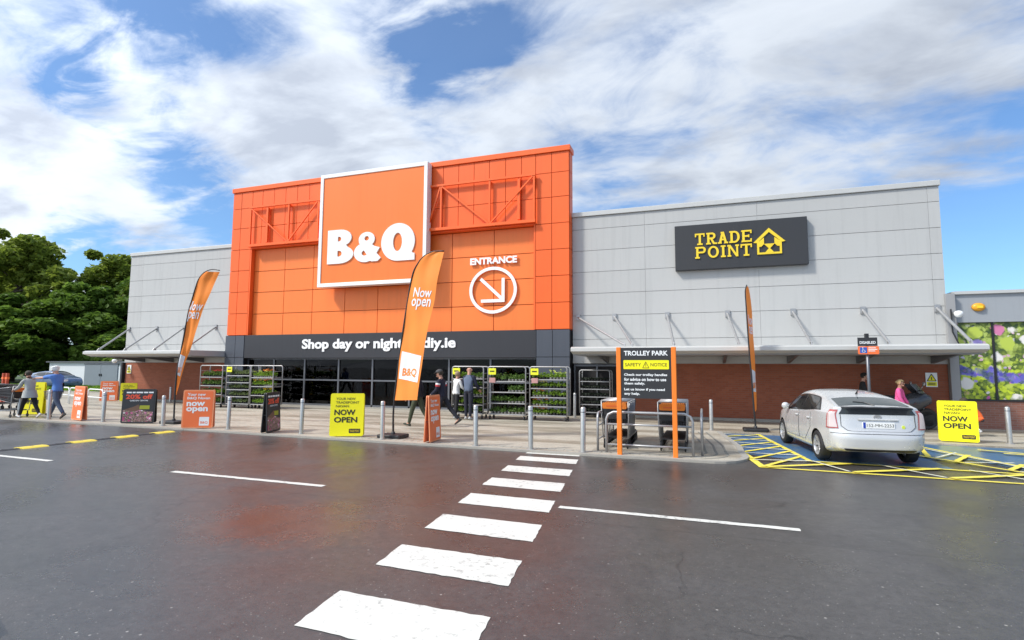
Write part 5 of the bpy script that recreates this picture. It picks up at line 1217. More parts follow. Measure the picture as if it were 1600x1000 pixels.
# ---------------------------------------------------------------- cars
def hermite(keys):
    X = np.array([k[0] for k in keys], float); Yv = np.array([k[1] for k in keys], float); n = len(X)
    D = np.zeros(n); d = np.diff(Yv) / np.diff(X); D[0], D[-1] = d[0], d[-1]
    for i in range(1, n - 1): D[i] = 0 if d[i - 1] * d[i] <= 0 else 2 * d[i - 1] * d[i] / (d[i - 1] + d[i])
    def f(x):
        x = min(max(x, X[0]), X[-1]); i = min(int(np.searchsorted(X, x, 'right')) - 1, n - 2); h = X[i + 1] - X[i]; t = (x - X[i]) / h
        return (2 * t ** 3 - 3 * t * t + 1) * Yv[i] + (t ** 3 - 2 * t * t + t) * h * D[i] + (-2 * t ** 3 + 3 * t * t) * Yv[i + 1] + (t ** 3 - t * t) * h * D[i + 1]
    return f
zroof = hermite([(-2.02, 1.20), (-1.85, 1.255), (-1.5, 1.335), (-1.0, 1.43), (-.5, 1.478), (-.1, 1.49), (.25, 1.465), (.6, 1.37), (1.0, 1.16), (1.22, 1.03), (1.5, .975), (1.85, .88), (2.08, .74), (2.18, .62)])
zbelt = hermite([(-2.02, 1.07), (-1.4, 1.06), (-.6, 1.0), (.3, .95), (1.0, .915), (1.5, .87), (1.9, .74), (2.18, .55)])
hbelt = hermite([(-2.02, .805), (-1.7, .84), (-1.385, .86), (-.6, .872), (.4, .87), (1.3, .855), (1.75, .80), (2.0, .70), (2.18, .56)])
hroof = hermite([(-2.02, .67), (-1.5, .625), (-.8, .585), (0, .585), (.5, .60), (1.0, .66), (1.25, .70), (1.6, .70), (2.0, .58), (2.18, .45)])
zsill = hermite([(-2.02, .30), (-1.8, .24), (-1.3, .20), (1.2, .19), (1.9, .22), (2.18, .27)])
def section(x):
    hb, hr, zb, zr, zs = hbelt(x), hroof(x), zbelt(x), zroof(x), zsill(x); zc = zb + .80 * (zr - zb)
    C = np.array([(hb - .10, zs), (hb - .025, zs + .06), (hb + .005, zs + .22), (hb + .012, zs + (zb - zs) * .62), (hb - .012, zb - .035), (hb - .035, zb), (hb - .035 + (hr + .03 - hb + .035) * .52, zb + (zc - zb) * .55), (hr + .03, zc), (hr * .86, zr - .035 * min(1, (zr - zb) / .2)), (hr * .5, zr - .008), (0, zr)])
    out = []
    for i in range(len(C) - 1):
        p0, p1, p2, p3 = C[max(i - 1, 0)], C[i], C[i + 1], C[min(i + 2, len(C) - 1)] if i + 2 < len(C) else np.array([-C[i][0], C[i][1]])
        for f in (0, .25, .5, .75): out.append(.5 * ((2 * p1) + (-p0 + p2) * f + (2 * p0 - 5 * p1 + 4 * p2 - p3) * f * f + (-p0 + 3 * p1 - 3 * p2 + p3) * f ** 3))
    out.append(C[-1]); return np.array(out)
def y_side(x, z):
    s = section(x); i = int(np.argmax(s[:, 1])); zz = np.maximum.accumulate(s[:, 1]); return float(np.interp(z, zz, s[:, 0]))
def z_top(x, y):
    s = section(x)[20:]; return float(np.interp(abs(y), s[::-1, 0], s[::-1, 1]))
rdepth = hermite([(.28, .16), (.36, .215), (.60, .225), (.655, .20), (.69, .15), (.80, .125), (1.05, .085), (1.20, .09)])
def x_rear(t, z): return -2.02 - rdepth(z) * (1 - abs(t) ** 5)
def p_rear(t, z, d=0.0): return (x_rear(t, z) - d, t * y_side(-2.02, z), z)
def make_car(paint, label, plate=True):
    c = root('parked_car', label, 'car')
    xs = np.concatenate([np.linspace(-2.02, -1.5, 10), np.linspace(-1.44, 1.2, 36), np.linspace(1.26, 2.18, 18)])
    mb = MB(); P = []
    for x in xs:
        s = section(x); P.append([(x, y, z) for y, z in s] + [(x, -y, z) for y, z in s[-2::-1]])
    mb.grid(P); nb = len(P[0])
    for i in range(len(xs) - 1): mb.f.append((i * nb, (i + 1) * nb, (i + 1) * nb + nb - 1, i * nb + nb - 1)); mb.m.append(0)
    s = section(-2.02); ts = np.linspace(1, -1, 19); rows = []
    for (y, z) in s: rows.append([(-2.02 - rdepth(z) * (1 - abs(t) ** 5), t * y, z) for t in ts])
    mb.grid(rows); s2 = section(2.18); rows = [[(2.18 + .08 * (1 - abs(t) ** 2.5), t * y, z) for t in ts] for (y, z) in s2]; mb.grid(rows)
    bot = [tuple(rows_ for rows_ in r) for r in ()]
    # close the small gap below the rear and front caps
    r0 = [(-2.02 - rdepth(s[0][1]) * (1 - abs(t) ** 5), t * s[0][0], s[0][1]) for t in ts]; k0 = len(mb.v); mb.add(r0, [tuple(range(len(r0)))])
    r1 = [(2.18 + .08 * (1 - abs(t) ** 2.5), t * s2[0][0], s2[0][1]) for t in ts]; mb.add(r1, [tuple(range(len(r1)))])
    me = mb.data('body', paint, fix=False); bm = bmesh.new(); bm.from_mesh(me); bmesh.ops.remove_doubles(bm, verts=bm.verts, dist=.0006); bmesh.ops.recalc_face_normals(bm, faces=bm.faces); bm.to_mesh(me); bm.free()
    body = bpy.data.objects.new('body', me); COL.objects.link(body)
    cut = MB()
    for ax in (-1.385, 1.315):
        for sy in (-1, 1): cut.lathe([(.0, sy * .58), (.355, sy * .58), (.355, sy * 1.2), (0, sy * 1.2)], 36, c=(ax, 0, .315), axis='y')
    ct = bpy.data.objects.new('cutter', cut.data('cutter', M_black)); COL.objects.link(ct)
    md = body.modifiers.new('b', 'BOOLEAN'); md.object = ct; md.operation = 'DIFFERENCE'; md.solver = 'EXACT'
    dg = bpy.context.evaluated_depsgraph_get(); me2 = bpy.data.meshes.new_from_object(body.evaluated_get(dg)); me2.name = 'body'
    bpy.data.objects.remove(body); bpy.data.objects.remove(ct)
    while len(me2.materials) < 2: me2.materials.append(M_black)
    for p in me2.polygons:
        q = p.center
        for ax in (-1.385, 1.315):
            d = math.hypot(q.x - ax, q.z - .315)
            if (abs(d - .353) < .006 and abs(p.normal.y) < .2 and abs(q.y) < .86) or (d < .36 and abs(abs(q.y) - .58) < .004): p.material_index = 1
    body = link('body', me2, c, auto=38)
    def side_patch(name, x0, x1, zb, zt, mat, off, parent, sides=(1, -1), n=26, m=7):
        for sy in sides:
            mb = MB(); G = []
            for i in range(n + 1):
                x = x0 + (x1 - x0) * i / n; a, b = zb(x), max(zt(x), zb(x) + .002); G.append([(x, sy * (y_side(x, a + (b - a) * j / m) + off), a + (b - a) * j / m) for j in range(m + 1)])
            mb.grid(G); k = len(mb.v)
            o = mb.build(name, mat, parent, smooth=True, fix=False)
            sides_out.append(o)
    sides_out = []
    GLC = pm('dark_car_glass', (.012, .014, .016), .06, spec=.8, var=.05, rvar=.02); TRIM = pm('car_black_trim', (.012, .012, .013), .35); SEAM = pm('panel_gap', (.03, .03, .03), .6)
    top = lambda x: zbelt(x) + .80 * (zroof(x) - zbelt(x)) - .015
    # glazing: dark surround, then panes
    side_patch('window_trim', -1.52, 1.02, lambda x: zbelt(x) + .012, lambda x: min(top(x), zbelt(x) + .02 + (x + 1.52) * .62), TRIM, .003, body)
    fwin = lambda x: min(top(x) - .022, zbelt(x) + .03 + (1.0 - x) * 2)
    side_patch('window', -.16, .92, lambda x: zbelt(x) + .03, fwin, GLC, .006, body)
    side_patch('window', -1.12, -.24, lambda x: zbelt(x) + .03, lambda x: min(top(x) - .022, zbelt(x) + .05 + (x + 1.36) * .66), GLC, .006, body)
    side_patch('window', -1.44, -1.17, lambda x: zbelt(x) + .03, lambda x: min(top(x) - .02, zbelt(x) + .03 + (x + 1.46) * .55), GLC, .006, body)
    # doors as slightly proud skins with handles
    for x0, x1, nm in ((-.17, .90, 'door'), (-1.02, -.20, 'door')):
        zlo = lambda x: zsill(x) + .16 + (max(0, -.62 - x) * .75 if x0 < -.5 else 0); n0 = len(sides_out)
        side_patch(nm, x0, x1, zlo, lambda x: zbelt(x) - .012, paint, .0025, c)
        for o, sy in zip(sides_out[n0:], (1, -1)):
            hx = x0 + .13; mb = MB(); y = y_side(hx, .86) + .004
            mb.tube([(hx - .09, sy * y, .865), (hx - .07, sy * (y + .028), .868), (hx + .07, sy * (y + .028), .872), (hx + .09, sy * y, .874)], .013, 8); mb.build('handle', paint, o, smooth=True)
            mb = MB()
            for xe in (x0, x1): mb.tube([(xe, sy * (y_side(xe, z) + .001), z) for z in np.linspace(zlo(xe), zbelt(xe) - .01, 9)], .0045, 5)
            mb.tube([(x, sy * (y_side(x, zlo(x)) + .001), zlo(x)) for x in np.linspace(x0, x1, 9)], .0045, 5); mb.build('gap', SEAM, o)
    # roof glass: windscreen and rear screen
    mb = MB(); mb.grid([[(x, y, z_top(x, y) + .004) for y in np.linspace(-1, 1, 15) * (hroof(x) - .02)] for x in np.linspace(.36, 1.12, 14)]); mb.build('windscreen', GLC, c, smooth=True, fix=False)
    mb = MB(); mb.grid([[(x, y, z_top(x, y) + .005) for y in np.linspace(-1, 1, 15) * (hroof(x) - .045)] for x in np.linspace(-1.96, -1.40, 12)]); rw = mb.build('rear_screen', pm('rear_glass', (.05, .065, .07), .07, spec=.8, var=.05, rvar=.02), c, smooth=True, fix=False)
    mb = MB(); mb.tube([(-2.0, 0, z_top(-2.0, 0) + .012), (-1.86, .12, z_top(-1.86, .12) + .015), (-1.78, .30, z_top(-1.78, .3) + .015)], .009, 6); mb.build('wiper', TRIM, rw)
    # tailgate lip, lower glass band, lid lines
    mb = MB(); G = []
    for t in np.linspace(-.86, .86, 21):
        x, y, z = p_rear(t, 1.165); G.append([(x + .06, y, 1.20 - .02 * t * t), (x - .035, y, 1.188 - .02 * t * t), (x - .040, y, 1.165 - .02 * t * t), (x - .002, y, 1.15)])
    mb.grid(G); mb.build('spoiler', TRIM, c, smooth=False, fix=False)
    mb = MB(); mb.grid([[p_rear(t, z, .005) for t in np.linspace(-.83, .83, 21)] for z in np.linspace(1.035, 1.155, 5)]); mb.build('lower_glass', GLC, c, smooth=True, fix=False)
    mb = MB(); mb.tube([p_rear(t, z, .002) for t, z in [(-.80, 1.03), (-.78, .80), (-.66, .715)] + [(t, .70) for t in np.linspace(-.55, .55, 9)] + [(.66, .715), (.78, .80), (.80, 1.03)]], .006, 5)
    mb.tube([p_rear(t, .655, .003) for t in np.linspace(-.99, .99, 21)], .005, 5); mb.build('gap', SEAM, body)
    mb = MB(); G = [[p_rear(t, z, .022) for t in np.linspace(-.42, .42, 11)] for z in (.918, .945)]; G2 = [[p_rear(t, .918, .0) for t in np.linspace(-.42, .42, 11)]]; mb.grid(G2 + G + [[p_rear(t, .958, .0) for t in np.linspace(-.42, .42, 11)]]); mb.build('garnish', paint, c, smooth=True, fix=False)
    mb = MB(); ov = holed([(math.cos(R(a)) * .07, math.sin(R(a)) * .045) for a in range(0, 360, 15)], [[(math.cos(R(a)) * .058, math.sin(R(a)) * .033) for a in range(0, 360, 15)]], lambda u, v: (x_rear(0, .985) - .010, u, .988 + v), lambda u, v: (x_rear(0, .985) + .004, u, .988 + v)); mb.add(*ov)
    mb.tube([(x_rear(0, .985) - .006, .02 * math.cos(R(a)), .99 + .030 * math.sin(R(a))) for a in range(0, 361, 30)], .005, 5); mb.tube([(x_rear(0, .985) - .006, .05 * math.cos(R(a)), 1.0 + .012 * math.sin(R(a))) for a in range(0, 361, 30)], .005, 5); mb.build('emblem', M_galv, c)
    # lamps
    for sy in (1, -1):
        LR = pm('red_lens', (.42, .08, .075), .15, coat=.6); LW = pm('clear_lens', (.62, .52, .51), .15, coat=.6)
        mb = MB(); zs = np.linspace(.755, 1.115, 9)
        rear = lambda f, z, d: p_rear(sy * (.84 + (.995 - .84) * f), z, d) if False else None
        def lamp(ti, xo, z0, z1, d, mat, name, par, lean=.05):
            G = []
            for z in np.linspace(z0, z1, 9):
                q = (z - z0) / (z1 - z0); row = []; tin = ti + lean * q
                for f in np.linspace(0, 1, 8): t = tin + (1 - tin) * f; p = p_rear(sy * t, z, d); row.append((p[0], p[1] + sy * d * f, z))
                xe = xo + .10 * (1 - q) * 0
                for f in np.linspace(.12, 1, 7): x = -2.02 + (xe + 2.02) * f; row.append((x, sy * (y_side(x, z) + d), z))
                G.append(row)
            m_ = MB(); m_.grid(G); return m_.build(name, mat, par, smooth=True, fix=False)
        l = lamp(.835, -1.90, .745, 1.125, .009, LR, 'tail_lamp', c, .07); lamp(.858, -1.95, .77, 1.085, .014, LW, 'clear_lens', l, .07)
        mb = MB(); mb.grid([[(x, sy * (y_side(x, z) + .005), z) for x in np.linspace(1.62, 2.05, 8)] for z in np.linspace(.60, .76, 5)]); mb.build('headlight', LW, c, smooth=True, fix=False)
        mb = MB(); my = sy * (y_side(.72, .98) + .02)
        mb.lathe([(.0, .09), (.06, .08), (.085, .03), (.085, -.02), (.07, -.05), (0, -.055)], 14, c=(.72, my + sy * .10, 1.02), axis='x'); mr = mb.build('mirror', paint, c, smooth=True); mb = MB(); mb.bar((.74, my - sy * .04, .965), (.74, my + sy * .06, 1.0), .05, .03); mb.build('bracket', TRIM, mr)
    # bumper underside, plate, sticker, aerial
    mb = MB(); mb.grid([[p_rear(t, z, .004) for t in np.linspace(-.80, .80, 21)] for z in (.305, .33, .352)]); mb.build('diffuser', TRIM, c, fix=False)
    pl = MB(); px = x_rear(0, .83) - .012
    pl.prism(rrect(-.27, .765, .27, .885, .01), lambda u, v: (px - .008, -u, v), lambda u, v: (px + .02, -u, v)); p = pl.build('number_plate', M_white, c)
    mb = MB(); mb.box((px - .0105, .225, .768), (px - .0082, .268, .882)); mb.build('country_band', pm('plate_blue', (.02, .06, .40), .4), p)
    if plate:
        mb = MB(); put_text(mb, '152-MH-2253', (-.205, .795, .255, .855), lambda u, v, q: (px - .010, -u, v), .0); mb.build('lettering', M_ink, p)
    mb = MB(); mb.prism([(-.42 + .028 * math.cos(R(a)), .80 + .035 * math.sin(R(a))) for a in range(0, 360, 20)], lambda u, v: (x_rear(.5, .8) - .009, u, v), lambda u, v: (x_rear(.5, .8) + .004, u, v)); mb.build('sticker', pm('lime_sticker', (.62, .72, .08), .5), c)
    mb = MB(); mb.tube([(-1.12, 0, 1.40), (-1.15, 0, 1.445), (-1.22, 0, 1.50)], [.03, .016, .006], 8); mb.build('aerial', TRIM, c, smooth=True)
    # wheels
    for ax in (-1.385, 1.315):
        for sy in (1, -1):
            yo = sy * .775
            mb = MB(); mb.lathe([(.215, -.10), (.275, -.105), (.305, -.085), (.315, -.05), (.315, .05), (.305, .085), (.275, .105), (.215, .10), (.215, -.10)], 32, c=(ax, yo, .315), axis='y', cap=False); w = mb.build('wheel', pm('tyre_rubber', (.014, .014, .015), .7, bump=.2), c, auto=45)
            mb = MB(); mb.lathe([(.0, sy * .045), (.05, sy * .05), (.055, sy * .03)], 16, c=(ax, yo, .315), axis='y', cap=False); mb.lathe([(.222, sy * .092), (.205, sy * .098), (.190, sy * .06), (.19, -sy * .05)], 32, c=(ax, yo, .315), axis='y', cap=False)
            for k in range(5):
                a = R(72 * k + 18 + ax * 10); ca, sa = math.cos(a), math.sin(a)
                for dd in (-.16, .16): mb.bar((ax + .045 * ca, yo + sy * .045, .315 + .045 * sa), (ax + .200 * math.cos(a + dd), yo + sy * .078, .315 + .200 * math.sin(a + dd)), .028, .03, upv=(0, 1, 0))
            mb.build('rim', pm('silver_alloy', (.55, .55, .56), .3, .6, var=.05), w, auto=40)
            mb = MB(); mb.lathe([(0, sy * .0), (.18, sy * .0), (.18, sy * .01), (0, sy * .01)], 24, c=(ax, yo, .315), axis='y'); mb.build('disc', M_alu, w)
    return c
SILVER = pm('silver_car_paint', (.62, .625, .62), .25, .3, var=.02, coat=.7); BLUE = pm('blue_car_paint', (.09, .14, .24), .28, .35, var=.02, coat=.7)
car = make_car(SILVER, 'silver hatchback parked in the blue disabled bay, seen from behind')
car.location = (2.655, 13.21, 0.012); car.rotation_euler = (0, 0, R(97.0)); car.scale = (.895, .925, .873)
tag(car, group='cars parked by the store')
c2 = copy_tree(car); tag(c2, 'blue car parked far off before the white outbuilding, partly hidden by the walkers', 'car')
c2.location = (-45.5, 27.2, .06); c2.rotation_euler = (0, 0, R(8)); c2.scale = (.87, .87, .87)
def repaint(o):
    if o.type == 'MESH':
        for sl in o.material_slots:
            if sl.material == SILVER: sl.link = 'OBJECT'; sl.material = BLUE
    for ch in o.children: repaint(ch)
repaint(c2)

# ---------------------------------------------------------------- people
def grow(V, E, Rd, sub=2):
    me = bpy.data.meshes.new('grow'); me.from_pydata([tuple(v) for v in V], E, []); o = bpy.data.objects.new('grow', me); COL.objects.link(o)
    md = o.modifiers.new('s', 'SKIN'); md.use_smooth_shade = True; md.branch_smoothing = .6
    for d, r in zip(me.skin_vertices[0].data, Rd): d.radius = (r, r) if not isinstance(r, tuple) else r
    me.skin_vertices[0].data[0].use_root = True
    if sub: ss = o.modifiers.new('u', 'SUBSURF'); ss.levels = sub; ss.render_levels = sub
    dg = bpy.context.evaluated_depsgraph_get(); out = bpy.data.meshes.new_from_object(o.evaluated_get(dg)); bpy.data.objects.remove(o); bpy.data.meshes.remove(me); return out
SKIN_ = mat_paint('skin', (.55, .30, .21), .9, (.5, .27, .2), .55)
EYE = pm('dark_eye', (.02, .015, .01), .3)
def person(label, loc, rz, h=1.73, lean=6, hips=((20, 5), (-22, 12)), arms=((15, 8, 25), (-18, 8, 20)), top=(.3, .3, .3), sleeves=.95, trousers=(.03, .03, .035), shoes=(.03, .03, .03),
           hair=(.05, .04, .03), hairstyle='short', head_pitch=0, head_turn=0, hem=.0, girth=1.0, cap=None, gilet=None, stripe=None, top_name='jacket', crouch=0):
    s = root('person', label, 'person', loc, R(rz), 'people outside the store'); k = h / 1.75
    F = Vector((0, -1, 0)); D = Vector((0, 0, -1)); U = -D; ln = R(lean); up = U * math.cos(ln) + F * math.sin(ln)
    V = []; E = []; Rd = []
    def add(p, r, par=None):
        V.append(Vector(p)); Rd.append(r); i = len(V) - 1
        if par is not None: E.append((par, i))
        return i
    pel = add((0, 0, .93), .118 * girth); P0 = V[pel]
    wa = add(P0 + up * .15, .108 * girth, pel); ch = add(P0 + up * .36, .128 * girth, wa); nb = add(P0 + up * .52, .062, ch)
    hp = R(head_pitch) + ln * .4; hu = U * math.cos(hp) + F * math.sin(hp); hf = F * math.cos(hp) - U * math.sin(hp)
    nk = add(V[nb] + hu * .055, .055, nb); hc = V[nk] + hu * .105 + hf * .02
    hl = add(V[nk] + hu * .055 + hf * .018, .070, nk); hm = add(hc + hu * .02, .087, hl); ht = add(hc + hu * .080 - hf * .005, .074, hm)
    limb = {}
    for sx, (fl, kn), (af, ab, el) in ((1, hips[0], arms[0]), (-1, hips[1], arms[1])):
        sh = add(V[ch] + up * .115 + Vector((sx * .165, 0, 0)), .060, ch)
        a, b = R(af), R(ab); ud = (D * math.cos(a) + F * math.sin(a)) * math.cos(b) + Vector((sx, 0, 0)) * math.sin(b)
        e = add(V[sh] + ud * .28, .043, sh); a2 = R(af + el); fd = ((D * math.cos(a2) + F * math.sin(a2)) * math.cos(b * .4) + Vector((sx, 0, 0)) * math.sin(b * .4)).normalized()
        w = add(V[e] + fd * .245, .029, e); pa = add(V[w] + fd * .075, .034, w)
        h1 = add(P0 + Vector((sx * .095, 0, -.03)), .092 * girth, pel); a = R(fl); td = D * math.cos(a) + F * math.sin(a)
        kn_ = add(V[h1] + td * .42, .058, h1); a2 = R(fl - kn); sd_ = D * math.cos(a2) + F * math.sin(a2); an = add(V[kn_] + sd_ * .40, .038, kn_)
        fp = R(max(-50, min(25, (fl - kn) * .8))); ff = F * math.cos(fp) + U * math.sin(fp)
        toe = add(V[an] + ff * .15 - U * .055 * math.cos(fp), .030, an); limb[sx] = (sh, e, w, pa, h1, kn_, an, toe, fd, ff)
    low = min(min(V[limb[q][6]].z - .085, V[limb[q][7]].z - .03) for q in (1, -1)); dz = Vector((0, 0, -low))
    V[:] = [(v + dz) * k for v in V]; Rd[:] = [r * k for r in Rd]; hc = (hc + dz) * k
    body = grow(V, E, Rd)
    bm = bmesh.new(); bm.from_mesh(body)
    side = hf.cross(hu)
    def fr(p): return hc + (side * p[0] + hf * p[1] + hu * p[2]) * k
    M3 = Matrix((side, hf, hu)).transposed().to_4x4()
    def blob(c, sc):
        M = Matrix.Translation(fr(c)) @ M3 @ Matrix.Diagonal((*[q * k for q in sc], 1)); bmesh.ops.create_icosphere(bm, subdivisions=2, radius=1, matrix=M)
    blob((0, .098, .0), (.011, .016, .020)); blob((.092, -.005, .0), (.012, .022, .032)); blob((-.092, -.005, .0), (.012, .022, .032)); blob((0, .075, -.065), (.045, .03, .03))
    for q in (1, -1):
        sh, e, w, pa, h1, kn_, an, toe, fd, ff = limb[q]; pw, pp = V[w], V[pa]; ax = fd.cross(F if abs(fd.dot(F)) < .8 else U).normalized(); nn = fd.cross(ax).normalized()
        for i, (o, l) in enumerate(((-.030, .072), (-.010, .082), (.010, .078), (.028, .060))):
            b0 = pp + ax * o * k; m_ = MB(); curl = nn * (.018 * k); m_.tube([b0 - fd * .02 * k, b0 + fd * l * .45 * k + curl * .3, b0 + fd * l * .8 * k + curl, b0 + fd * l * .95 * k + curl * 1.9], [.0095 * k, .009 * k, .008 * k, .006 * k], 6)
            t = bpy.data.meshes.new('t'); t.from_pydata(m_.v, [], m_.f); bm.from_mesh(t); bpy.data.meshes.remove(t)
        m_ = MB(); b0 = pw + fd * .03 * k - ax * .026 * k; m_.tube([b0, b0 - ax * .03 * k + fd * .025 * k, b0 - ax * .036 * k + fd * .06 * k + nn * .01 * k], [.012 * k, .011 * k, .008 * k], 6); t = bpy.data.meshes.new('t'); t.from_pydata(m_.v, [], m_.f); bm.from_mesh(t); bpy.data.meshes.remove(t)
    bmesh.ops.recalc_face_normals(bm, faces=bm.faces); bm.to_mesh(body); bm.free(); body.name = 'body'; body.materials.clear(); body.materials.append(SKIN_); body.polygons.foreach_set('use_smooth', [True] * len(body.polygons))
    bo = link('body', body, s)
    mb = MB()
    for sx in (-1, 1): mb.lathe([(0, -.011 * k), (.010 * k, 0), (0, .011 * k)], 8, c=tuple(fr((sx * .034, .086, .018))))
    mb.build('eye', EYE, bo, smooth=True)
    mb = MB(); mb.tube([fr((-.026, .090, -.048)), fr((0, .099, -.050)), fr((.026, .090, -.048))], .006 * k, 6); mb.build('mouth', pm('lip', (.38, .14, .12), .5), bo)
    def colm(n, c): return pm(f'{n}_{int(c[0]*1000)}_{int(c[1]*1000)}_{int(c[2]*1000)}', c, .85, var=.18, vscale=9, bump=.25, bscale=22)
    def shell(name, grow_by, keep, mat):
        """clothing: the same figure grown outwards, kept only where it is worn"""
        me = grow(V, E, [r + grow_by * k for r in Rd]); bm = bmesh.new(); bm.from_mesh(me); dead = []
        for f in bm.faces:
            c = f.calc_center_median(); best = None
            for a, b in E:
                ab = V[b] - V[a]; t = max(0, min(1, (c - V[a]).dot(ab) / max(ab.length_squared, 1e-9))); dd = (c - V[a] - ab * t).length - (Rd[a] * (1 - t) + Rd[b] * t)
                if best is None or dd < best[0]: best = (dd, a, b, t)
            if not keep(best[1], best[2], best[3], c): dead.append(f)
        bmesh.ops.delete(bm, geom=dead, context='FACES'); bm.to_mesh(me); bm.free(); me.name = name; me.materials.clear(); me.materials.append(mat); me.polygons.foreach_set('use_smooth', [True] * len(me.polygons))
        o = link(name, me, s); so = o.modifiers.new('cloth', 'SOLIDIFY'); so.thickness = .008 * k; so.offset = -1; return o
    torso = {(pel, wa), (wa, ch)}; arm1 = {(limb[q][0], limb[q][1]) for q in (1, -1)}; arm2 = {(limb[q][1], limb[q][2]) for q in (1, -1)}; clav = {(ch, limb[q][0]) for q in (1, -1)}
    hipb = {(pel, limb[q][4]) for q in (1, -1)}; leg1 = {(limb[q][4], limb[q][5]) for q in (1, -1)}; leg2 = {(limb[q][5], limb[q][6]) for q in (1, -1)}
    belt = V[pel] + up * .02 * k
    def is_top(a, b, t, c):
        e = (a, b)
        if e == (ch, nb): return t < .93
        if e in torso or e in clav or e in hipb: return (c - belt).dot(up) > -.05 * k
        if e in arm1: return sleeves > .5 or t < sleeves * 2
        if e in arm2: return t < (sleeves - .5) * 2
        return e in leg1 and (c - belt).dot(up) > -.05 * k
    def is_trs(a, b, t, c):
        e = (a, b)
        if e in leg2: return t < .93
        return e in leg1 or e in hipb or (e == (pel, wa) and (c - belt).dot(up) < .05 * k)
    for mt in (colm('cloth', top), colm('cloth', trousers)): body.materials.append(mt)
    for p in body.polygons:
        c = p.center; best = None
        for a, b in E:
            ab = V[b] - V[a]; t = max(0, min(1, (c - V[a]).dot(ab) / max(ab.length_squared, 1e-9))); dd = (c - V[a] - ab * t).length - (Rd[a] * (1 - t) + Rd[b] * t)
            if best is None or dd < best[0]: best = (dd, a, b, t)
        if best[2] in (nk, hl, hm, ht): continue
        p.material_index = 2 if is_trs(best[1], best[2], best[3], c) else (1 if is_top(best[1], best[2], best[3], c) else 0)
    tp = shell(top_name, .018, is_top, colm('cloth', top))
    if hem:
        mb = MB(); n = 24; G = []
        for f in np.linspace(0, 1, 8):
            c = V[pel] + up * (.10 * (1 - f)) * k + U * (-hem * f) * k; G.append([tuple(c + Vector((math.cos(t) * (.165 + .035 * f) * girth * k, math.sin(t) * (.135 + .05 * f) * girth * k + .01 * math.sin(5 * t) * f, 0))) for t in [i * 2 * math.pi / n for i in range(n + 1)]])
        mb.grid(G); o = mb.build('hem', colm('cloth', top), tp, smooth=True, fix=False)
    if gilet: shell('gilet', .030, lambda a, b, t, c: ((a, b) in torso and (c - belt).dot(up) > -.04 * k) or ((a, b) in clav and t < .75) or ((a, b) == (ch, nb) and t < .97) or ((a, b) in hipb and (c - belt).dot(up) > -.04 * k), colm('cloth', gilet))
    if stripe:
        for q in (1, -1):
            a, b = V[limb[q][0]], V[limb[q][1]]
            for f0, f1, cc in ((.30, .48, (.78, .78, .78)), (.48, .68, (.45, .04, .05))): mb = MB(); mb.tube([a.lerp(b, f0), a.lerp(b, f1)], .071 * k, 14, cap=False); mb.build('sleeve_band', colm('band', cc), tp, smooth=True)
    shell('trousers', .013, is_trs, colm('cloth', trousers))
    for q in (1, -1):
        an, toe = limb[q][6:8]; ff = limb[q][9]; dn = (ff.cross(Vector((1, 0, 0)))).normalized(); dn = dn if dn.z < 0 else -dn
        base = V[an] + dn * .050 * k; mb = MB(); n = 14; G = []
        for f, w, h0 in ((-.075, .012, .02), (-.065, .032, .045), (-.03, .037, .085), (.02, .036, .090), (.06, .039, .062), (.11, .042, .046), (.155, .036, .036), (.185, .018, .022), (.19, .006, .012)):
            c = base + ff * f * k; row = []
            for t in [2 * math.pi * a / n for a in range(n + 1)]:
                hv = math.sin(t); row.append(tuple(c + Vector((math.cos(t) * w * k, 0, 0)) - dn * ((h0 * hv if hv > 0 else .018 * hv) * k)))
            G.append(row)
        mb.grid(G); mb.build('shoe', colm('shoe', shoes), s, smooth=True, fix=True)
    # hair or cap
    if hairstyle != 'bald':
        bm = bmesh.new(); M = Matrix.Translation(fr((0, -.012, .035))) @ M3 @ Matrix.Diagonal((.104 * k, .112 * k, .100 * k, 1)); bmesh.ops.create_uvsphere(bm, u_segments=20, v_segments=14, radius=1, matrix=M)
        rm = []
        for v in bm.verts:
            q = v.co - hc; yv, zv = q.dot(hf) / k, q.dot(hu) / k
            if (yv > .035 and zv < .075) or zv < (-.06 if hairstyle != 'long' else -.12): rm.append(v)
        bmesh.ops.delete(bm, geom=rm, context='VERTS')
        for v in bm.verts: v.co += (v.co - hc).normalized() * random.uniform(-.003, .006) * k
        if hairstyle == 'bun':
            bmesh.ops.create_icosphere(bm, subdivisions=2, radius=1, matrix=Matrix.Translation(fr((0, -.115, .03))) @ Matrix.Diagonal((.045 * k,) * 3 + (1,)))
        if hairstyle == 'full':
            for a in range(14): t = R(a * 360 / 14); bmesh.ops.create_icosphere(bm, subdivisions=2, radius=1, matrix=Matrix.Translation(fr((.075 * math.cos(t), -.02 + .07 * math.sin(t), .07))) @ Matrix.Diagonal((.042 * k,) * 3 + (1,)))
        me = bpy.data.meshes.new('hair'); bm.to_mesh(me); bm.free(); me.materials.append(colm('hair', hair)); me.polygons.foreach_set('use_smooth', [True] * len(me.polygons)); link('hair', me, bo)
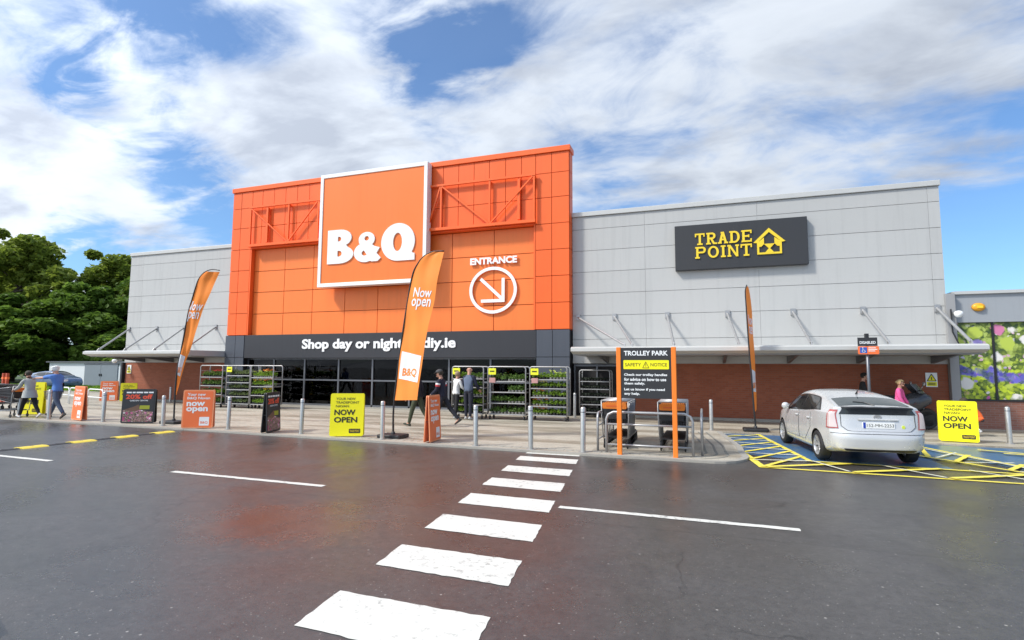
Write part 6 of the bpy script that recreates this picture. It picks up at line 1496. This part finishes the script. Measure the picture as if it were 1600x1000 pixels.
    if cap:
        mb = MB(); mt = Matrix.Translation(fr((0, -.005, .055))) @ M3 @ Matrix.Scale(k, 4)
        G = [[tuple(mt @ Vector((.108 * math.cos(t) * math.cos(p), .116 * math.sin(t) * math.cos(p), .085 * math.sin(p)))) for t in [i * 2 * math.pi / 20 for i in range(21)]] for p in [j * math.pi / 2 / 6 for j in range(7)]]
        mb.grid(G); mb.grid([[tuple(mt @ Vector((.09 * math.sin(R(a)), .10 + f * .085 * math.cos(R(a * .9)), .006 - .015 * f))) for a in range(-80, 81, 16)] for f in (0, .5, 1)]); mb.build('cap', colm('cap', cap), s, smooth=True, fix=False)
    return s, V, limb, k
w1 = person('woman in a long pale grey cardigan and black trousers walking left along the kerb', (-20.42, 11.50, PZ), -90, 1.58, 12, ((26, 8), (-24, 14)), ((30, 6, 34), (26, 6, 36)), top=(.42, .43, .40), hem=.16, girth=1.15, trousers=(.012, .012, .014), shoes=(.55, .55, .53), hair=(.06, .05, .035), head_pitch=12, top_name='cardigan')
m2 = person('white-haired man in a blue polo shirt and jeans carrying a basket, reaching forward', (-19.58, 11.78, PZ), -84, 1.76, 10, ((-26, 14), (28, 4)), ((78, 6, 8), (12, 8, 62)), top=(.10, .22, .55), sleeves=.42, trousers=(.06, .085, .14), shoes=(.10, .09, .08), hair=(.80, .79, .74), hairstyle='full', head_pitch=14, top_name='shirt')
person('man in dark jacket and olive trousers walking left, mostly hidden behind the centre flag', (-7.78, 14.0, PZ), -92, 1.66, 5, ((18, 4), (-20, 16)), ((12, 6, 20), (-16, 6, 20)), top=(.018, .018, .028), trousers=(.055, .065, .035), shoes=(.04, .045, .03), cap=(.03, .03, .032))
person('man in navy jacket with white and red sleeve bands and grey cap striding left', (-7.05, 14.15, PZ), -88, 1.67, 8, ((16, 2), (-32, 10)), ((8, 8, 40), (-14, 8, 30)), top=(.012, .014, .030), trousers=(.014, .016, .024), shoes=(.02, .02, .022), cap=(.06, .06, .062), stripe=True, head_pitch=8)
person('bald man in a blue-grey gilet seen from behind at the plant racks', (-7.20, 16.30, PZ), 176, 1.73, 3, ((3, 2), (-3, 2)), ((14, 14, 50), (10, 14, 40)), top=(.018, .022, .045), gilet=(.105, .135, .20), trousers=(.016, .018, .030), shoes=(.50, .50, .48), hairstyle='bald', girth=1.05)
person('woman in a white jacket and black trousers beside the bald man at the racks', (-7.70, 16.42, PZ), 150, 1.56, 5, ((6, 3), (-5, 3)), ((35, 10, 45), (20, 8, 40)), top=(.72, .72, .70), trousers=(.012, .012, .014), shoes=(.45, .45, .44), hair=(.30, .22, .14), hairstyle='long')
person('blonde woman in a bright pink top standing beyond the silver car', (5.02, 17.7, PZ), 60, 1.42, 6, ((8, 4), (-6, 4)), ((10, 8, 20), (10, 8, 20)), top=(.80, .12, .34), trousers=(.03, .03, .04), hair=(.55, .40, .20), hairstyle='bun', head_pitch=5)
person('dark-clothed man whose head shows over the roof of the silver car', (4.38, 18.6, PZ), 80, 1.60, 4, ((5, 3), (-5, 3)), ((10, 8, 20), (10, 8, 20)), top=(.018, .018, .02), trousers=(.02, .02, .024), hair=(.02, .016, .012), head_pitch=10)
person('person in an orange jacket crouching behind the yellow board on the right', (6.66, 17.2, PZ), -100, 1.36, 34, ((88, 128), (70, 122)), ((10, 4, 60), (10, 4, 60)), top=(.80, .14, .03), trousers=(.05, .05, .055), shoes=(.65, .65, .64), hair=(.05, .04, .03), head_pitch=30)
# carried things: basket and jacket held by the white-haired man
def world_pt(s, v): return Matrix.Translation(s.location) @ Matrix.Rotation(s.rotation_euler.z, 4, 'Z') @ v
hand = world_pt(m2[0], m2[1][m2[2][-1][3]])
b = root('shopping_basket', 'grey wire shopping basket hanging from the hand of the white-haired man', 'basket', (hand.x, hand.y, hand.z - .04), R(6))
mb = MB()
for k in range(11):
    f = k / 10
    for s_ in (-1, 1): mb.bar((-.21 + .42 * f, s_ * .15, -.10), (-.17 + .34 * f, s_ * .11, -.36), .008, .008)
    mb.bar((-.17 + .34 * f, -.11, -.361), (-.17 + .34 * f, .11, -.361), .008, .008)
for k in range(6):
    f = k / 5
    for s_ in (-1, 1): mb.bar((s_ * .21, -.15 + .30 * f, -.102), (s_ * .17, -.11 + .22 * f, -.362), .008, .008)
for z, a, c in ((-.10, .215, .155), (-.19, .20, .14), (-.28, .185, .125)): mb.tube([(-a, -c, z), (a, -c, z), (a, c, z), (-a, c, z), (-a, -c, z)], .007, 6)
mb.build('body', pm('grey_plastic', (.30, .30, .29), .5), b)
mb = MB(); mb.tube([(-.20, 0, -.10), (-.17, 0, 0), (-.08, 0, .035), (.08, 0, .035), (.17, 0, 0), (.20, 0, -.10)], .010, 8); mb.build('handle', M_black, b, smooth=True)
e_, w_ = world_pt(m2[0], m2[1][m2[2][-1][1]]), world_pt(m2[0], m2[1][m2[2][-1][2]])
mid = e_.lerp(w_, .5); d = (w_ - e_).normalized(); mb = MB(); G = []
for i in range(9):
    f = (i / 8 - .5) * .30; c = Vector((0, 0, 0)) + d * f; row = []
    for j in range(15):
        t = (j / 14 - .5) * 2; z = .058 - .40 * max(0, abs(t) - .18) - .01 * math.sin(9 * t + i); y = .075 * (1 if t > 0 else -1) * min(1, abs(t) * 4) + .012 * math.sin(5 * i + 7 * t); row.append(tuple(c + Vector((.04 * t * math.sin(i), y, z))))
    G.append(row)
mb.grid(G); o = mb.build('folded_jacket', pm('black_jacket_cloth', (.012, .012, .014), .85), None, smooth=True, fix=False); o.location = mid
so = o.modifiers.new('thick', 'SOLIDIFY'); so.thickness = .018
tag(o, 'black jacket folded over the forearm of the white-haired man', 'jacket')
